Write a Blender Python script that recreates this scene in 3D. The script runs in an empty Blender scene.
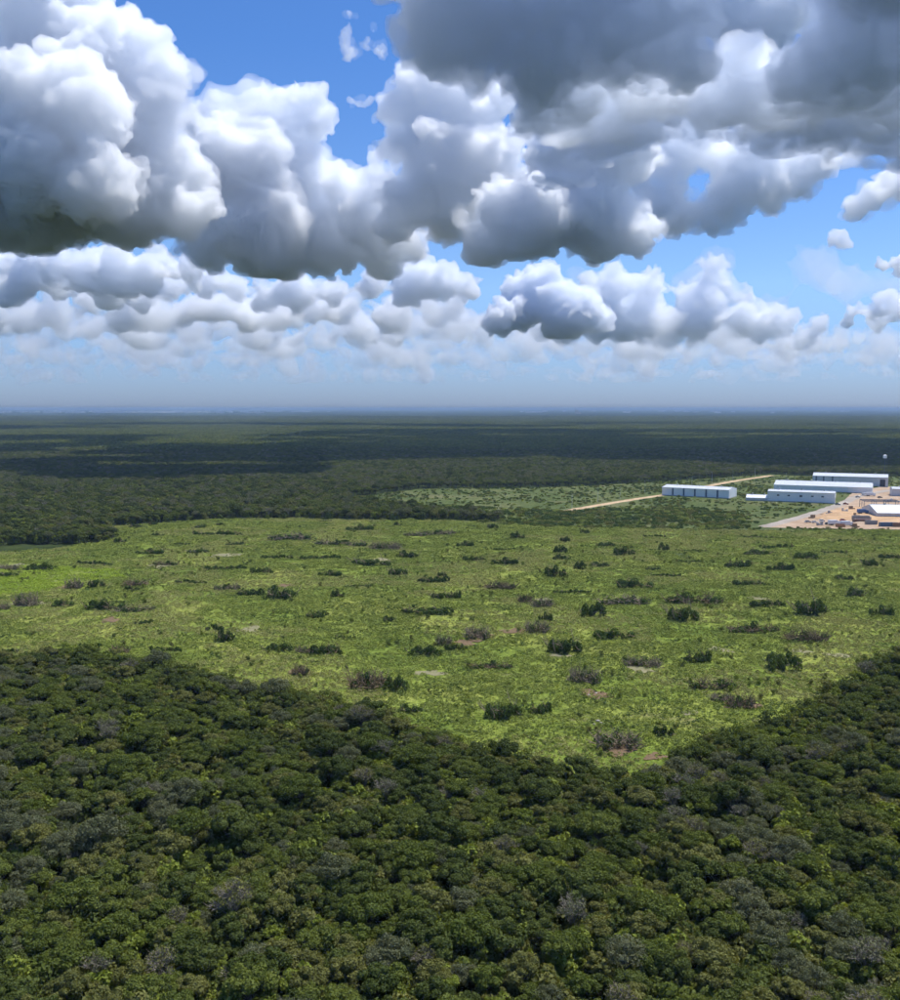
import bpy, bmesh, math, random, time
import numpy as np
from mathutils import Vector, Matrix
T0 = time.time()
S = bpy.context.scene
COL = S.collection
R = math.radians

# ------------------------------------------------------------------ camera
F = 958.0                       # focal length in photograph pixels (900 x 1000 frame)
CAM_H = 80.0
PITCH = math.atan(92 / F)
cam = bpy.data.cameras.new('camera')
cam.sensor_fit = 'VERTICAL'
cam.angle_y = 2 * math.atan(500 / F)
cam.clip_start = 1.0
cam.clip_end = 400000
camo = bpy.data.objects.new('camera', cam)
COL.objects.link(camo)
camo.location = (0, 0, CAM_H)
camo.rotation_euler = (math.pi / 2 - PITCH, 0, 0)
S.camera = camo

# ------------------------------------------------------------------ sky and sun
ELEV, AZ = R(66), R(62)
W = bpy.data.worlds.new('World')
S.world = W
W.use_nodes = True
wn = W.node_tree
sky = wn.nodes.new('ShaderNodeTexSky')
sky.sky_type = 'NISHITA'
sky.sun_disc = False
sky.sun_elevation, sky.sun_rotation = ELEV, AZ
sky.altitude = 300
sky.air_density, sky.dust_density, sky.ozone_density = 1.0, 0.3, 5.0
# moist air low over the horizon: greyer blue all the way round
tcw = wn.nodes.new('ShaderNodeTexCoord')
sep = wn.nodes.new('ShaderNodeSeparateXYZ')
wn.links.new(tcw.outputs['Generated'], sep.inputs[0])
rw = wn.nodes.new('ShaderNodeValToRGB')
el = rw.color_ramp.elements
el[0].position, el[0].color = 0.0, (.32, .42, .74, 1)
el[1].position, el[1].color = .34, (.46, .70, 1.0, 1)
e_ = el.new(.12); e_.color = (.68, .79, .98, 1)
wn.links.new(sep.outputs[2], rw.inputs[0])
mw = wn.nodes.new('ShaderNodeMix'); mw.data_type, mw.blend_type = 'RGBA', 'MULTIPLY'
mw.inputs[0].default_value = 1
wn.links.new(sky.outputs[0], mw.inputs[6]); wn.links.new(rw.outputs[0], mw.inputs[7])
wn.links.new(mw.outputs[2], wn.nodes['Background'].inputs[0])
wn.nodes['Background'].inputs[1].default_value = 0.15
sl = bpy.data.lights.new('sun', 'SUN')
sl.energy, sl.angle, sl.color = 5.0, R(.53), (1, .975, .94)
so = bpy.data.objects.new('sun', sl)
COL.objects.link(so)
SUN = Vector((math.sin(AZ) * math.cos(ELEV), math.cos(AZ) * math.cos(ELEV), math.sin(ELEV)))
so.rotation_euler = SUN.to_track_quat('Z', 'Y').to_euler()
so.location = (0, 0, 300)

vs = S.view_settings
vs.view_transform, vs.look, vs.exposure, vs.gamma = 'Standard', 'None', 0.05, 1.0
vs.use_curve_mapping = False
cy = S.cycles
cy.max_bounces, cy.volume_bounces, cy.diffuse_bounces = 30, 30, 3
cy.glossy_bounces, cy.transmission_bounces, cy.transparent_max_bounces = 2, 4, 96
cy.use_denoising = True
cy.use_adaptive_sampling = True
cy.adaptive_threshold = 0.05
cy.adaptive_min_samples = 16

# ------------------------------------------------------------------ helpers
def ray(px, py):
    x, y = (px - 450) / F, (500 - py) / F
    cp, sp = math.cos(PITCH), math.sin(PITCH)
    return Vector((x, cp + y * sp, -sp + y * cp))
def at(px, py, z=0.0):
    """photograph pixel -> point on the level plane z (what the thing stands on)"""
    r = ray(px, py)
    return Vector((0, 0, CAM_H)) + r * ((z - CAM_H) / r.z)
def at_depth(px, py, D):
    r = ray(px, py)
    return Vector((0, 0, CAM_H)) + r * (D / r.y)
def inside(P, poly):
    x, y = P[:, 0], P[:, 1]
    res = np.zeros(len(P), bool)
    n = len(poly)
    for i in range(n):
        x1, y1 = poly[i]; x2, y2 = poly[(i + 1) % n]
        c = ((y1 > y) != (y2 > y))
        if y1 != y2:
            c &= x < (x2 - x1) * (y - y1) / (y2 - y1) + x1
        res ^= c
    return res
def gpoly(pix, z=0.0):
    return [tuple(at(a, b, z)[:2]) for a, b in pix]
def link(o, parent=None, **props):
    COL.objects.link(o)
    if parent is not None:
        o.parent = parent
    for k, v in props.items():
        o[k] = v
    return o
def mesh_from(name, V, Fc, mats=(), smooth=False):
    m = bpy.data.meshes.new(name)
    m.from_pydata([tuple(v) for v in V], [], [tuple(int(i) for i in f) for f in Fc])
    for a in (mats if isinstance(mats, (list, tuple)) else [mats]):
        m.materials.append(a)
    if smooth:
        m.polygons.foreach_set('use_smooth', [True] * len(m.polygons))
    return m
def obj(name, mesh, parent=None, loc=None, **props):
    o = bpy.data.objects.new(name, mesh)
    if loc is not None:
        o.location = loc
    return link(o, parent, **props)
def empty(name, loc=(0, 0, 0), rz=0, **props):
    o = bpy.data.objects.new(name, None)
    o.location = loc
    o.rotation_euler = (0, 0, rz)
    o.empty_display_size = .5
    return link(o, None, **props)
class MB:
    """collects boxes / tubes for one part"""
    def __init__(s): s.V, s.F = [], []
    def box(s, x0, x1, y0, y1, z0, z1):
        o = len(s.V)
        s.V += [(x, y, z) for z in (z0, z1) for y in (y0, y1) for x in (x0, x1)]
        s.F += [tuple(o + i for i in f) for f in ((0, 2, 3, 1), (4, 5, 7, 6), (0, 1, 5, 4), (2, 6, 7, 3), (0, 4, 6, 2), (1, 3, 7, 5))]
        return s
    def prism(s, pts, y0, y1):
        """x-z outline extruded along y"""
        o, n = len(s.V), len(pts)
        s.V += [(x, y0, z) for x, z in pts] + [(x, y1, z) for x, z in pts]
        s.F.append(tuple(o + i for i in range(n)))
        s.F.append(tuple(o + n + i for i in reversed(range(n))))
        s.F += [(o + i, o + n + i, o + n + (i + 1) % n, o + (i + 1) % n) for i in range(n)]
        return s
    def prismx(s, pts, x0, x1):
        """y-z outline extruded along x"""
        o, n = len(s.V), len(pts)
        s.V += [(x0, y, z) for y, z in pts] + [(x1, y, z) for y, z in pts]
        s.F.append(tuple(o + i for i in reversed(range(n))))
        s.F.append(tuple(o + n + i for i in range(n)))
        s.F += [(o + i, o + (i + 1) % n, o + n + (i + 1) % n, o + n + i) for i in range(n)]
        return s
    def tube(s, a, b, ra, rb, n=6):
        a, b = Vector(a), Vector(b)
        d = (b - a)
        if d.length < 1e-6: return s
        q = d.to_track_quat('Z', 'Y')
        o = len(s.V)
        for p, r in ((a, ra), (b, rb)):
            for i in range(n):
                t = 2 * math.pi * i / n
                s.V.append(tuple(p + q @ Vector((r * math.cos(t), r * math.sin(t), 0))))
        s.F += [(o + i, o + (i + 1) % n, o + n + (i + 1) % n, o + n + i) for i in range(n)]
        s.F.append(tuple(o + i for i in reversed(range(n))))
        s.F.append(tuple(o + n + i for i in range(n)))
        return s
    def mesh(s, name, mat): return mesh_from(name, s.V, s.F, [mat])
    def build(s, name, mat, parent=None, **props): return obj(name, s.mesh(name, mat), parent, **props)

# ------------------------------------------------------------------ materials
def new_mat(name):
    m = bpy.data.materials.new(name)
    m.use_nodes = True
    n = m.node_tree
    return m, n, n.nodes['Principled BSDF']
def N(n, t, **kw):
    x = n.nodes.new(t)
    for k, v in kw.items():
        if k in x.inputs: x.inputs[k].default_value = v
        else: setattr(x, k, v)
    return x
def ramp(n, stops, fac):
    r = n.nodes.new('ShaderNodeValToRGB')
    e = r.color_ramp.elements
    while len(e) > 1: e.remove(e[0])
    for i, (p, c) in enumerate(stops):
        k = e[0] if i == 0 else e.new(p)
        k.position = p
        k.color = (*c, 1) if len(c) == 3 else c
    n.links.new(fac, r.inputs[0])
    return r.outputs[0]
def noise(n, scale, detail=4, rough=.55, coord='Object', off=(0, 0, 0), stretch=(1, 1, 1)):
    tc = n.nodes.new('ShaderNodeTexCoord')
    mp = N(n, 'ShaderNodeMapping')
    mp.inputs['Scale'].default_value = stretch
    mp.inputs['Location'].default_value = off
    n.links.new(tc.outputs[coord], mp.inputs[0])
    x = N(n, 'ShaderNodeTexNoise', Scale=scale, Detail=detail, Roughness=rough)
    n.links.new(mp.outputs[0], x.inputs['Vector'])
    return x.outputs['Fac']
def mix(n, f, a, b, mode='MIX'):
    x = n.nodes.new('ShaderNodeMix')
    x.data_type, x.blend_type = 'RGBA', mode
    for s, v in ((x.inputs[0], f), (x.inputs[6], a), (x.inputs[7], b)):
        if isinstance(v, (int, float)): s.default_value = v
        elif isinstance(v, tuple): s.default_value = (*v, 1) if len(v) == 3 else v
        else: n.links.new(v, s)
    return x.outputs[2]
def bump(n, p, h, strength, dist):
    b = N(n, 'ShaderNodeBump', Strength=strength, Distance=dist)
    n.links.new(h, b.inputs['Height'])
    n.links.new(b.outputs[0], p.inputs['Normal'])
def plain(name, c, rough=.7, metal=0, var=.25, scale=.6, spec=.3):
    m, n, p = new_mat(name)
    f = noise(n, scale, 5)
    col = ramp(n, [(.25, tuple(x * (1 - var) for x in c)), (.75, tuple(min(1, x * (1 + var)) for x in c))], f)
    n.links.new(col, p.inputs['Base Color'])
    p.inputs['Roughness'].default_value = rough
    p.inputs['Metallic'].default_value = metal
    p.inputs['Specular IOR Level'].default_value = spec
    return m
def leaf_mat(name, c0, c1, trans=.34):
    """leaves: colour differs from plant to plant and from clump to clump"""
    m, n, p = new_mat(name)
    oi = n.nodes.new('ShaderNodeObjectInfo')
    at_ = n.nodes.new('ShaderNodeAttribute'); at_.attribute_name = 'tint'
    mx = N(n, 'ShaderNodeMath', operation='MULTIPLY_ADD')
    n.links.new(at_.outputs['Fac'], mx.inputs[0]); mx.inputs[1].default_value = .55
    m2 = N(n, 'ShaderNodeMath', operation='MULTIPLY'); n.links.new(oi.outputs['Random'], m2.inputs[0]); m2.inputs[1].default_value = .45
    n.links.new(m2.outputs[0], mx.inputs[2])
    mid = tuple((a + b) / 2 for a, b in zip(c0, c1))
    col = ramp(n, [(.05, c0), (.5, mid), (.95, c1)], mx.outputs[0])
    n.links.new(col, p.inputs['Base Color'])
    p.inputs['Roughness'].default_value = .55
    p.inputs['Specular IOR Level'].default_value = .07
    t = n.nodes.new('ShaderNodeBsdfTranslucent')
    n.links.new(mix(n, 1.0, col, (1.25, 1.15, .55), 'MULTIPLY'), t.inputs[0])
    ms = n.nodes.new('ShaderNodeMixShader'); ms.inputs[0].default_value = trans
    n.links.new(p.outputs[0], ms.inputs[1]); n.links.new(t.outputs[0], ms.inputs[2])
    n.links.new(ms.outputs[0], n.nodes['Material Output'].inputs['Surface'])
    return m

LEAF = {
    'dark':   leaf_mat('leaf_dark', (0.060, 0.085, 0.020), (0.138, 0.167, 0.041)),
    'mid':    leaf_mat('leaf_mid', (0.089, 0.121, 0.021), (0.182, 0.213, 0.045)),
    'olive':  leaf_mat('leaf_olive', (0.118, 0.128, 0.035), (0.222, 0.225, 0.066)),
    'yellow': leaf_mat('leaf_yellow', (0.133, 0.177, 0.025), (0.260, 0.301, 0.051)),
    'grey':   leaf_mat('leaf_grey', (0.103, 0.121, 0.058), (0.196, 0.203, 0.106)),
    'shrub':  leaf_mat('leaf_shrub', (0.039, 0.073, 0.017), (0.109, 0.157, 0.036)),
    'herb':   leaf_mat('leaf_herb', (0.094, 0.143, 0.024), (0.385, 0.424, 0.094), .2),
    'dry':    leaf_mat('leaf_dry', (0.218, 0.230, 0.067), (0.423, 0.417, 0.145), .2),
    'lime':   leaf_mat('leaf_lime', (0.242, 0.341, 0.031), (0.418, 0.506, 0.061), .2),
}
BARK = plain('bark', (.10, .085, .06), .9, scale=3)
PALEBARK = plain('pale_bark', (.25, .215, .16), .9, scale=3)
DEADWOOD = plain('dead_wood', (.20, .14, .08), .95, var=.5, scale=1.5)

def ground_mat():
    m, n, p = new_mat('forest_floor_and_far_canopy')
    a = noise(n, .004, 6, .6)
    b = noise(n, .05, 5, .65)
    c1 = ramp(n, [(.3, (.030, .042, .016)), (.5, (.042, .058, .020)), (.72, (.062, .078, .028))], a)
    c2 = ramp(n, [(.3, (.5, .5, .5)), (.7, (1.2, 1.2, 1.1))], b)
    n.links.new(mix(n, 1.0, c1, c2, 'MULTIPLY'), p.inputs['Base Color'])
    p.inputs['Roughness'].default_value = 1
    p.inputs['Specular IOR Level'].default_value = 0
    return m
def field_mat(name, tone=1.0, green=0.0):
    m, n, p = new_mat(name)
    a = noise(n, .018, 6, .62)
    b = noise(n, .16, 6, .65, off=(31, 7, 0))
    c = noise(n, .9, 4, .6, off=(3, 77, 0))
    d = noise(n, .03, 5, .7, off=(150, 40, 0), stretch=(.45, 1.6, 1))
    base = ramp(n, [(.30, (.088 * tone, .120 * tone, .030)), (.44, (.130 * tone, .162 * tone, .042)),
                    (.56, (.172 * tone, .190 * tone, .058)), (.70, (.215 * tone, .205 * tone, .085))], a)
    v = ramp(n, [(.28, (.5, .55, .45)), (.5, (.95, .97, .9)), (.75, (1.3, 1.25, 1.2))], b)
    x = mix(n, 1.0, base, v, 'MULTIPLY')
    v2 = ramp(n, [(.3, (.45, .5, .42)), (.6, (1.1, 1.1, 1.05))], c)
    x = mix(n, 1.0, x, v2, 'MULTIPLY')
    soil = ramp(n, [(.60, (0, 0, 0)), (.70, (.75, .75, .75))], d)
    x = mix(n, soil, x, (.20, .165, .085))
    n.links.new(x, p.inputs['Base Color'])
    p.inputs['Roughness'].default_value = .95
    p.inputs['Specular IOR Level'].default_value = .05
    bump(n, p, c, .8, .4)
    return m
def soil_mat(name, c0, c1, scale=.25):
    m, n, p = new_mat(name)
    a = noise(n, scale, 7, .65)
    col = ramp(n, [(.3, c0), (.7, c1)], a)
    n.links.new(col, p.inputs['Base Color'])
    p.inputs['Roughness'].default_value = .95
    p.inputs['Specular IOR Level'].default_value = .1
    bump(n, p, a, .5, .3)
    return m
def sheet_metal(name, c, pitch=1.1, rough=.45, along='x', spec=.5):
    """ribbed sheet with streaks of dirt"""
    m, n, p = new_mat(name)
    tc = n.nodes.new('ShaderNodeTexCoord')
    w = N(n, 'ShaderNodeTexWave', Scale=pitch, Distortion=0)
    w.bands_direction = 'X' if along == 'x' else 'Y'
    n.links.new(tc.outputs['Object'], w.inputs['Vector'])
    st = noise(n, .5, 5, .7, stretch=(1.6, 1, .15))
    col = ramp(n, [(.25, tuple(x * .72 for x in c)), (.42, tuple(x * .95 for x in c)), (.7, c)], st)
    n.links.new(col, p.inputs['Base Color'])
    p.inputs['Roughness'].default_value = rough
    p.inputs['Specular IOR Level'].default_value = spec
    bump(n, p, w.outputs['Fac'], .35, .06)
    return m

# ------------------------------------------------------------------ ground
FIELD_PX_NEAR = [(-140, 655), (0, 654), (60, 646), (120, 652), (200, 668), (290, 690), (370, 706), (430, 728), (500, 742),
                 (560, 757), (605, 768), (660, 758), (720, 738), (770, 722), (820, 702), (852, 672), (880, 655), (930, 640), (1080, 620)]
FIELD_PX_FAR = [(1080, 531), (900, 532), (800, 531), (700, 532), (600, 528), (520, 524), (440, 521), (330, 519), (210, 520),
                (110, 527), (116, 541), (60, 549), (0, 553), (-140, 560)]
FIELD = gpoly(FIELD_PX_NEAR, 6.0) + gpoly(FIELD_PX_FAR)
NEAR_FOREST = gpoly(FIELD_PX_NEAR, 6.0) + [(330, 60), (-330, 60)]
CLEARING = gpoly([(345, 498), (420, 489), (560, 487), (640, 483), (700, 479), (770, 474), (800, 476), (1060, 478),
                  (1060, 534), (900, 534), (760, 530), (700, 533), (600, 528), (520, 522), (450, 515), (400, 508), (352, 503)])
YARD = gpoly([(762, 527.5), (800, 518), (830, 509), (842, 503), (852, 493), (880, 487), (1010, 484), (1010, 530), (900, 530), (850, 529)])
BELT = gpoly([(330, 505), (420, 505), (500, 509), (560, 512), (640, 508), (700, 509), (745, 515), (758, 527), (700, 533), (560, 528), (440, 522), (330, 519)])

def hz(x, y):
    """gentle swells of the cleared field"""
    return .75 + .33 * np.sin(x * .047 + 1.3 * np.sin(y * .021)) + .33 * np.sin(y * .055 + .8 * np.sin(x * .03 + 1))

GM = ground_mat()
G = 60000
ground = obj('ground', mesh_from('ground', [(-G, -2000, 0), (G, -2000, 0), (G, G, 0), (-G, G, 0)], [(0, 1, 2, 3)], [GM]), kind='structure')

def grid_sheet(name, poly, step, mat, zf, **props):
    """level sheet filling a polygon: clipped grid"""
    bm = bmesh.new()
    xs, ys = [p[0] for p in poly], [p[1] for p in poly]
    vs_ = [bm.verts.new((x, y, 0)) for x, y in poly]
    f = bm.faces.new(vs_)
    bmesh.ops.triangulate(bm, faces=[f])
    for k in range(int((max(xs) - min(xs)) / step)):
        bmesh.ops.bisect_plane(bm, geom=bm.verts[:] + bm.edges[:] + bm.faces[:], plane_co=(min(xs) + (k + 1) * step, 0, 0), plane_no=(1, 0, 0))
    for k in range(int((max(ys) - min(ys)) / step)):
        bmesh.ops.bisect_plane(bm, geom=bm.verts[:] + bm.edges[:] + bm.faces[:], plane_co=(0, min(ys) + (k + 1) * step, 0), plane_no=(0, 1, 0))
    bm.normal_update()
    for v in bm.verts: v.co.z = zf(v.co.x, v.co.y)
    m = bpy.data.meshes.new(name)
    bm.to_mesh(m); bm.free()
    m.materials.append(mat)
    m.polygons.foreach_set('use_smooth', [True] * len(m.polygons))
    # faces upwards
    if len(m.polygons) and m.polygons[0].normal.z < 0: m.flip_normals()
    return obj(name, m, **props)
FM = field_mat('meadow', 1.42)
grid_sheet('field', FIELD, 9.0, FM, lambda x, y: float(hz(x, y)), kind='structure')
grid_sheet('clearing', CLEARING, 60.0, field_mat('scrub_meadow', .78), lambda x, y: .05, kind='structure')
SAND = soil_mat('orange_sand', (.40, .24, .12), (.60, .40, .23), .06)
GRAVEL = soil_mat('pale_gravel', (.33, .22, .13), (.50, .37, .26), .05)
DIRT = soil_mat('pale_dirt', (.40, .27, .15), (.62, .45, .28), .08)
grid_sheet('yard_ground', YARD, 60.0, GRAVEL, lambda x, y: .10, kind='structure')

def ribbon(name, pts, width, mat, z, **props):
    V, Fc = [], []
    rnd = random.Random(len(name))
    # resample so that the edges wander
    P = []
    for a, b in zip(pts, pts[1:]):
        a, b = Vector(a).xy, Vector(b).xy
        n = max(2, int((b - a).length / 6))
        P += [a.lerp(b, i / n) for i in range(n)]
    P.append(Vector(pts[-1]).xy)
    for i, p in enumerate(P):
        t = (P[min(i + 1, len(P) - 1)] - P[max(i - 1, 0)]).normalized()
        nn = Vector((-t.y, t.x))
        V += [(*(p + nn * width * rnd.uniform(.42, .55)), z), (*(p - nn * width * rnd.uniform(.42, .55)), z)]
    Fc = [(2 * i, 2 * i + 1, 2 * i + 3, 2 * i + 2) for i in range(len(P) - 1)]
    m = mesh_from(name, V, Fc, [mat])
    if m.polygons[0].normal.z < 0: m.flip_normals()
    return obj(name, m, **props)
ROAD_PTS = [at(566, 511), at(600, 505), at(640, 498.5), at(664, 495), at(700, 487.5), at(735, 481), at(772, 475.5)]
ribbon('dirt_road', ROAD_PTS, 8.5, DIRT, .09, kind='structure')
GRAVEL_ROAD = [at(764, 527), at(795, 519), at(822, 511), at(842, 504), at(856, 497), at(890, 490)]
ribbon('gravel_road', GRAVEL_ROAD, 9, soil_mat('road_gravel', (.29, .245, .20), (.43, .37, .305), .05), .14, kind='structure')
grid_sheet('sand_pad', gpoly([(818, 518), (828, 511.5), (850, 507.5), (876, 505), (1010, 503), (1010, 527), (877, 527), (874, 523), (852, 520), (838, 521)]), 60, SAND, lambda x, y: .19, kind='structure')

def blob_sheet(name, c, rx, ry, mat, z, seed, **props):
    rnd = random.Random(seed)
    n = 26
    ph = [rnd.uniform(0, 6.3) for _ in range(4)]
    V = [(0, 0, .03)]
    for i in range(n):
        t = 2 * math.pi * i / n
        k = .72 + .16 * math.sin(2 * t + ph[0]) + .12 * math.sin(3 * t + ph[1]) + .12 * math.sin(5 * t + ph[2]) + .08 * math.sin(8 * t + ph[3])
        V.append((rx * k * math.cos(t), ry * k * math.sin(t), 0))
    Fc = [(0, 1 + i, 1 + (i + 1) % n) for i in range(n)]
    return obj(name, mesh_from(name, V, Fc, [mat]), None, (c[0], c[1], z), **props)

# ------------------------------------------------------------------ plants: meshes
def leaf_cloud(lobes, n, size, rnd, flat=.25):
    """n leaf-clump faces spread through the outer volume of ellipsoid lobes (x,y,z,rx,ry,rz)"""
    nr = np.random.RandomState(rnd)
    w = np.array([l[3] * l[4] + l[3] * l[5] for l in lobes]); w = w / w.sum()
    li = nr.choice(len(lobes), n, p=w)
    L = np.array(lobes)[li]
    d = nr.normal(size=(n, 3)); d[:, 2] += flat
    d /= np.linalg.norm(d, axis=1)[:, None]
    rr = nr.uniform(.62, 1.06, n) ** .7
    rr[nr.rand(n) < .06] *= 1.12
    C = L[:, :3] + d * L[:, 3:] * rr[:, None]
    nrm = d + nr.normal(size=(n, 3)) * .55
    nrm /= np.linalg.norm(nrm, axis=1)[:, None]
    a = np.cross(nrm, nr.normal(size=(n, 3))); a /= np.linalg.norm(a, axis=1)[:, None]
    b = np.cross(nrm, a)
    s = size * nr.uniform(.55, 1.35, n)[:, None]
    asp = nr.uniform(.5, .95, n)[:, None]
    P = np.stack([C - a * s * .5 , C + b * s * .5 * asp + nrm * s * .12, C + a * s * .55, C - b * s * .5 * asp + nrm * s * .1], 1)
    V = P.reshape(-1, 3)
    Fc = np.arange(4 * n).reshape(n, 4)
    lob_t = nr.rand(len(lobes))[li]
    tint = np.clip(.55 * lob_t + .45 * nr.rand(n), 0, 1)
    return V, Fc, np.repeat(tint, 4)
def leaf_mesh(name, lobes, n, size, seed, mat, flat=.25):
    V, Fc, t = leaf_cloud(lobes, n, size, seed, flat)
    m = bpy.data.meshes.new(name)
    m.vertices.add(len(V)); m.vertices.foreach_set('co', V.ravel().astype(np.float32))
    m.loops.add(Fc.size); m.loops.foreach_set('vertex_index', Fc.ravel().astype(np.int32))
    m.polygons.add(len(Fc)); m.polygons.foreach_set('loop_start', (np.arange(len(Fc)) * 4).astype(np.int32))
    m.update(calc_edges=True)
    a = m.attributes.new('tint', 'FLOAT', 'POINT'); a.data.foreach_set('value', t.astype(np.float32))
    m.materials.append(mat)
    return m
def crown_lobes(seed, Rr, H, z0):
    """umbrella crown of uneven lobes between heights z0 and H"""
    rnd = random.Random(seed)
    L = []
    n = rnd.randint(11, 17)
    ex, ey = rnd.uniform(.85, 1.2), rnd.uniform(.85, 1.2)
    for i in range(n):
        a = 2 * math.pi * (i + rnd.uniform(-.3, .3)) / n * 1.618
        q = math.sqrt((i + .4) / n) * Rr * .78
        top = H - (q / Rr) ** 2 * (H - z0) * rnd.uniform(.35, .75) - rnd.uniform(0, .9)
        rr = Rr * rnd.uniform(.20, .40)
        rz = rr * rnd.uniform(.6, .9)
        L.append((q * math.cos(a) * ex, q * math.sin(a) * ey, top - rz, rr, rr * rnd.uniform(.85, 1.15), rz))
    return L
def limb_mesh(seed, lobes, z0, mat, twigs=0, rbase=.16):
    rnd = random.Random(seed)
    mb = MB()
    lean = Vector((rnd.uniform(-.35, .35), rnd.uniform(-.35, .35), z0 * .75))
    mb.tube((0, 0, -.15), lean * .5, rbase, rbase * .85)
    mb.tube(lean * .5, lean, rbase * .85, rbase * .7)
    for l in lobes:
        c = Vector(l[:3])
        m_ = lean.lerp(c, .5) + Vector((rnd.uniform(-.2, .2), rnd.uniform(-.2, .2), .1))
        mb.tube(lean, m_, rbase * .5, rbase * .34, 5)
        mb.tube(m_, c, rbase * .34, rbase * .14, 4)
        for k in range(twigs):
            d = Vector((rnd.gauss(0, 1), rnd.gauss(0, 1), rnd.gauss(.5, .8))).normalized()
            e = c + Vector((d.x * l[3], d.y * l[4], d.z * l[5])) * rnd.uniform(.8, 1.15)
            s_ = c.lerp(m_, rnd.uniform(0, .7))
            k1 = s_.lerp(e, .55) + Vector((rnd.gauss(0, .12), rnd.gauss(0, .12), rnd.gauss(0, .1)))
            mb.tube(s_, k1, .05, .035, 3); mb.tube(k1, e, .035, .015, 3)
            for j in range(2):
                e2 = k1 + (e - k1).length * Vector((rnd.gauss(0, .7), rnd.gauss(0, .7), rnd.gauss(.5, .5)))
                mb.tube(k1, e2, .028, .012, 3)
    return mb.mesh('trunk', mat)
KINDS = []   # (kind, trunk mesh, crown mesh or None, height)
def make_kind(kind, leaf, seed, Rr, H, n, size, bark=BARK, twigs=0):
    z0 = H * .5
    L = crown_lobes(seed, Rr, H, z0)
    KINDS.append((kind, limb_mesh(seed, L, z0, bark, twigs), leaf_mesh('crown', L, n, size, seed, LEAF[leaf]), H))
for i, (kind, leaf, Rr, H, n, size) in enumerate([
        ('dark', 'dark', 2.9, 7.0, 2300, .40), ('dark', 'dark', 2.3, 6.0, 1700, .36), ('dark', 'dark', 3.3, 7.6, 2600, .44), ('dark', 'dark', 2.0, 5.4, 1400, .40),
        ('mid', 'mid', 2.7, 6.6, 2100, .40), ('mid', 'mid', 2.1, 5.6, 1500, .46), ('mid', 'mid', 3.2, 7.2, 2500, .38),
        ('olive', 'olive', 2.5, 6.2, 1900, .36), ('olive', 'olive', 3.0, 6.8, 2200, .42),
        ('yellow', 'yellow', 2.0, 5.6, 1300, .44), ('yellow', 'yellow', 1.6, 5.0, 900, .40),
        ('grey', 'grey', 2.8, 7.0, 1500, .34), ('grey', 'grey', 3.2, 7.6, 1700, .36)]):
    make_kind(kind, leaf, 100 + i, Rr, H, int(n * 2.0), size * .82)
make_kind('bare', 'grey', 131, 2.6, 7.2, 620, .28, PALEBARK, 12)
make_kind('bare', 'olive', 132, 3.0, 7.6, 700, .28, PALEBARK, 13)
KW = np.array([.10, .09, .08, .08, .11, .10, .09, .09, .08, .06, .05, .05, .04, .024, .020]); KW /= KW.sum()

# ------------------------------------------------------------------ plants: scatter
PROTO = {}
def proto_collection(name, meshes):
    c = bpy.data.collections.new(name)
    for i, m in enumerate(meshes):
        c.objects.link(bpy.data.objects.new('%s_%02d' % (name, i), m))
    return c
def merged_mesh(name, parts):
    """join meshes (mesh, matrix) keeping materials and the tint attribute"""
    bm_V, bm_F, bm_T, bm_M, mats, o = [], [], [], [], [], 0
    for m, mat in parts:
        V = np.empty(len(m.vertices) * 3, np.float32); m.vertices.foreach_get('co', V); V = V.reshape(-1, 3)
        A = np.array(mat)
        V = V @ A[:3, :3].T + A[:3, 3]
        mi = []
        for mm in m.materials:
            if mm not in mats: mats.append(mm)
            mi.append(mats.index(mm))
        if 'tint' in m.attributes:
            t = np.empty(len(m.vertices), np.float32); m.attributes['tint'].data.foreach_get('value', t)
        else: t = np.zeros(len(m.vertices), np.float32)
        bm_V.append(V); bm_T.append(t)
        for p in m.polygons:
            bm_F.append([v + o for v in p.vertices]); bm_M.append(mi[p.material_index])
        o += len(V)
    r = bpy.data.meshes.new(name)
    r.from_pydata(np.concatenate(bm_V).tolist(), [], bm_F)
    for mm in mats: r.materials.append(mm)
    r.polygons.foreach_set('material_index', bm_M)
    a = r.attributes.new('tint', 'FLOAT', 'POINT'); a.data.foreach_set('value', np.concatenate(bm_T))
    return r
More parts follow.
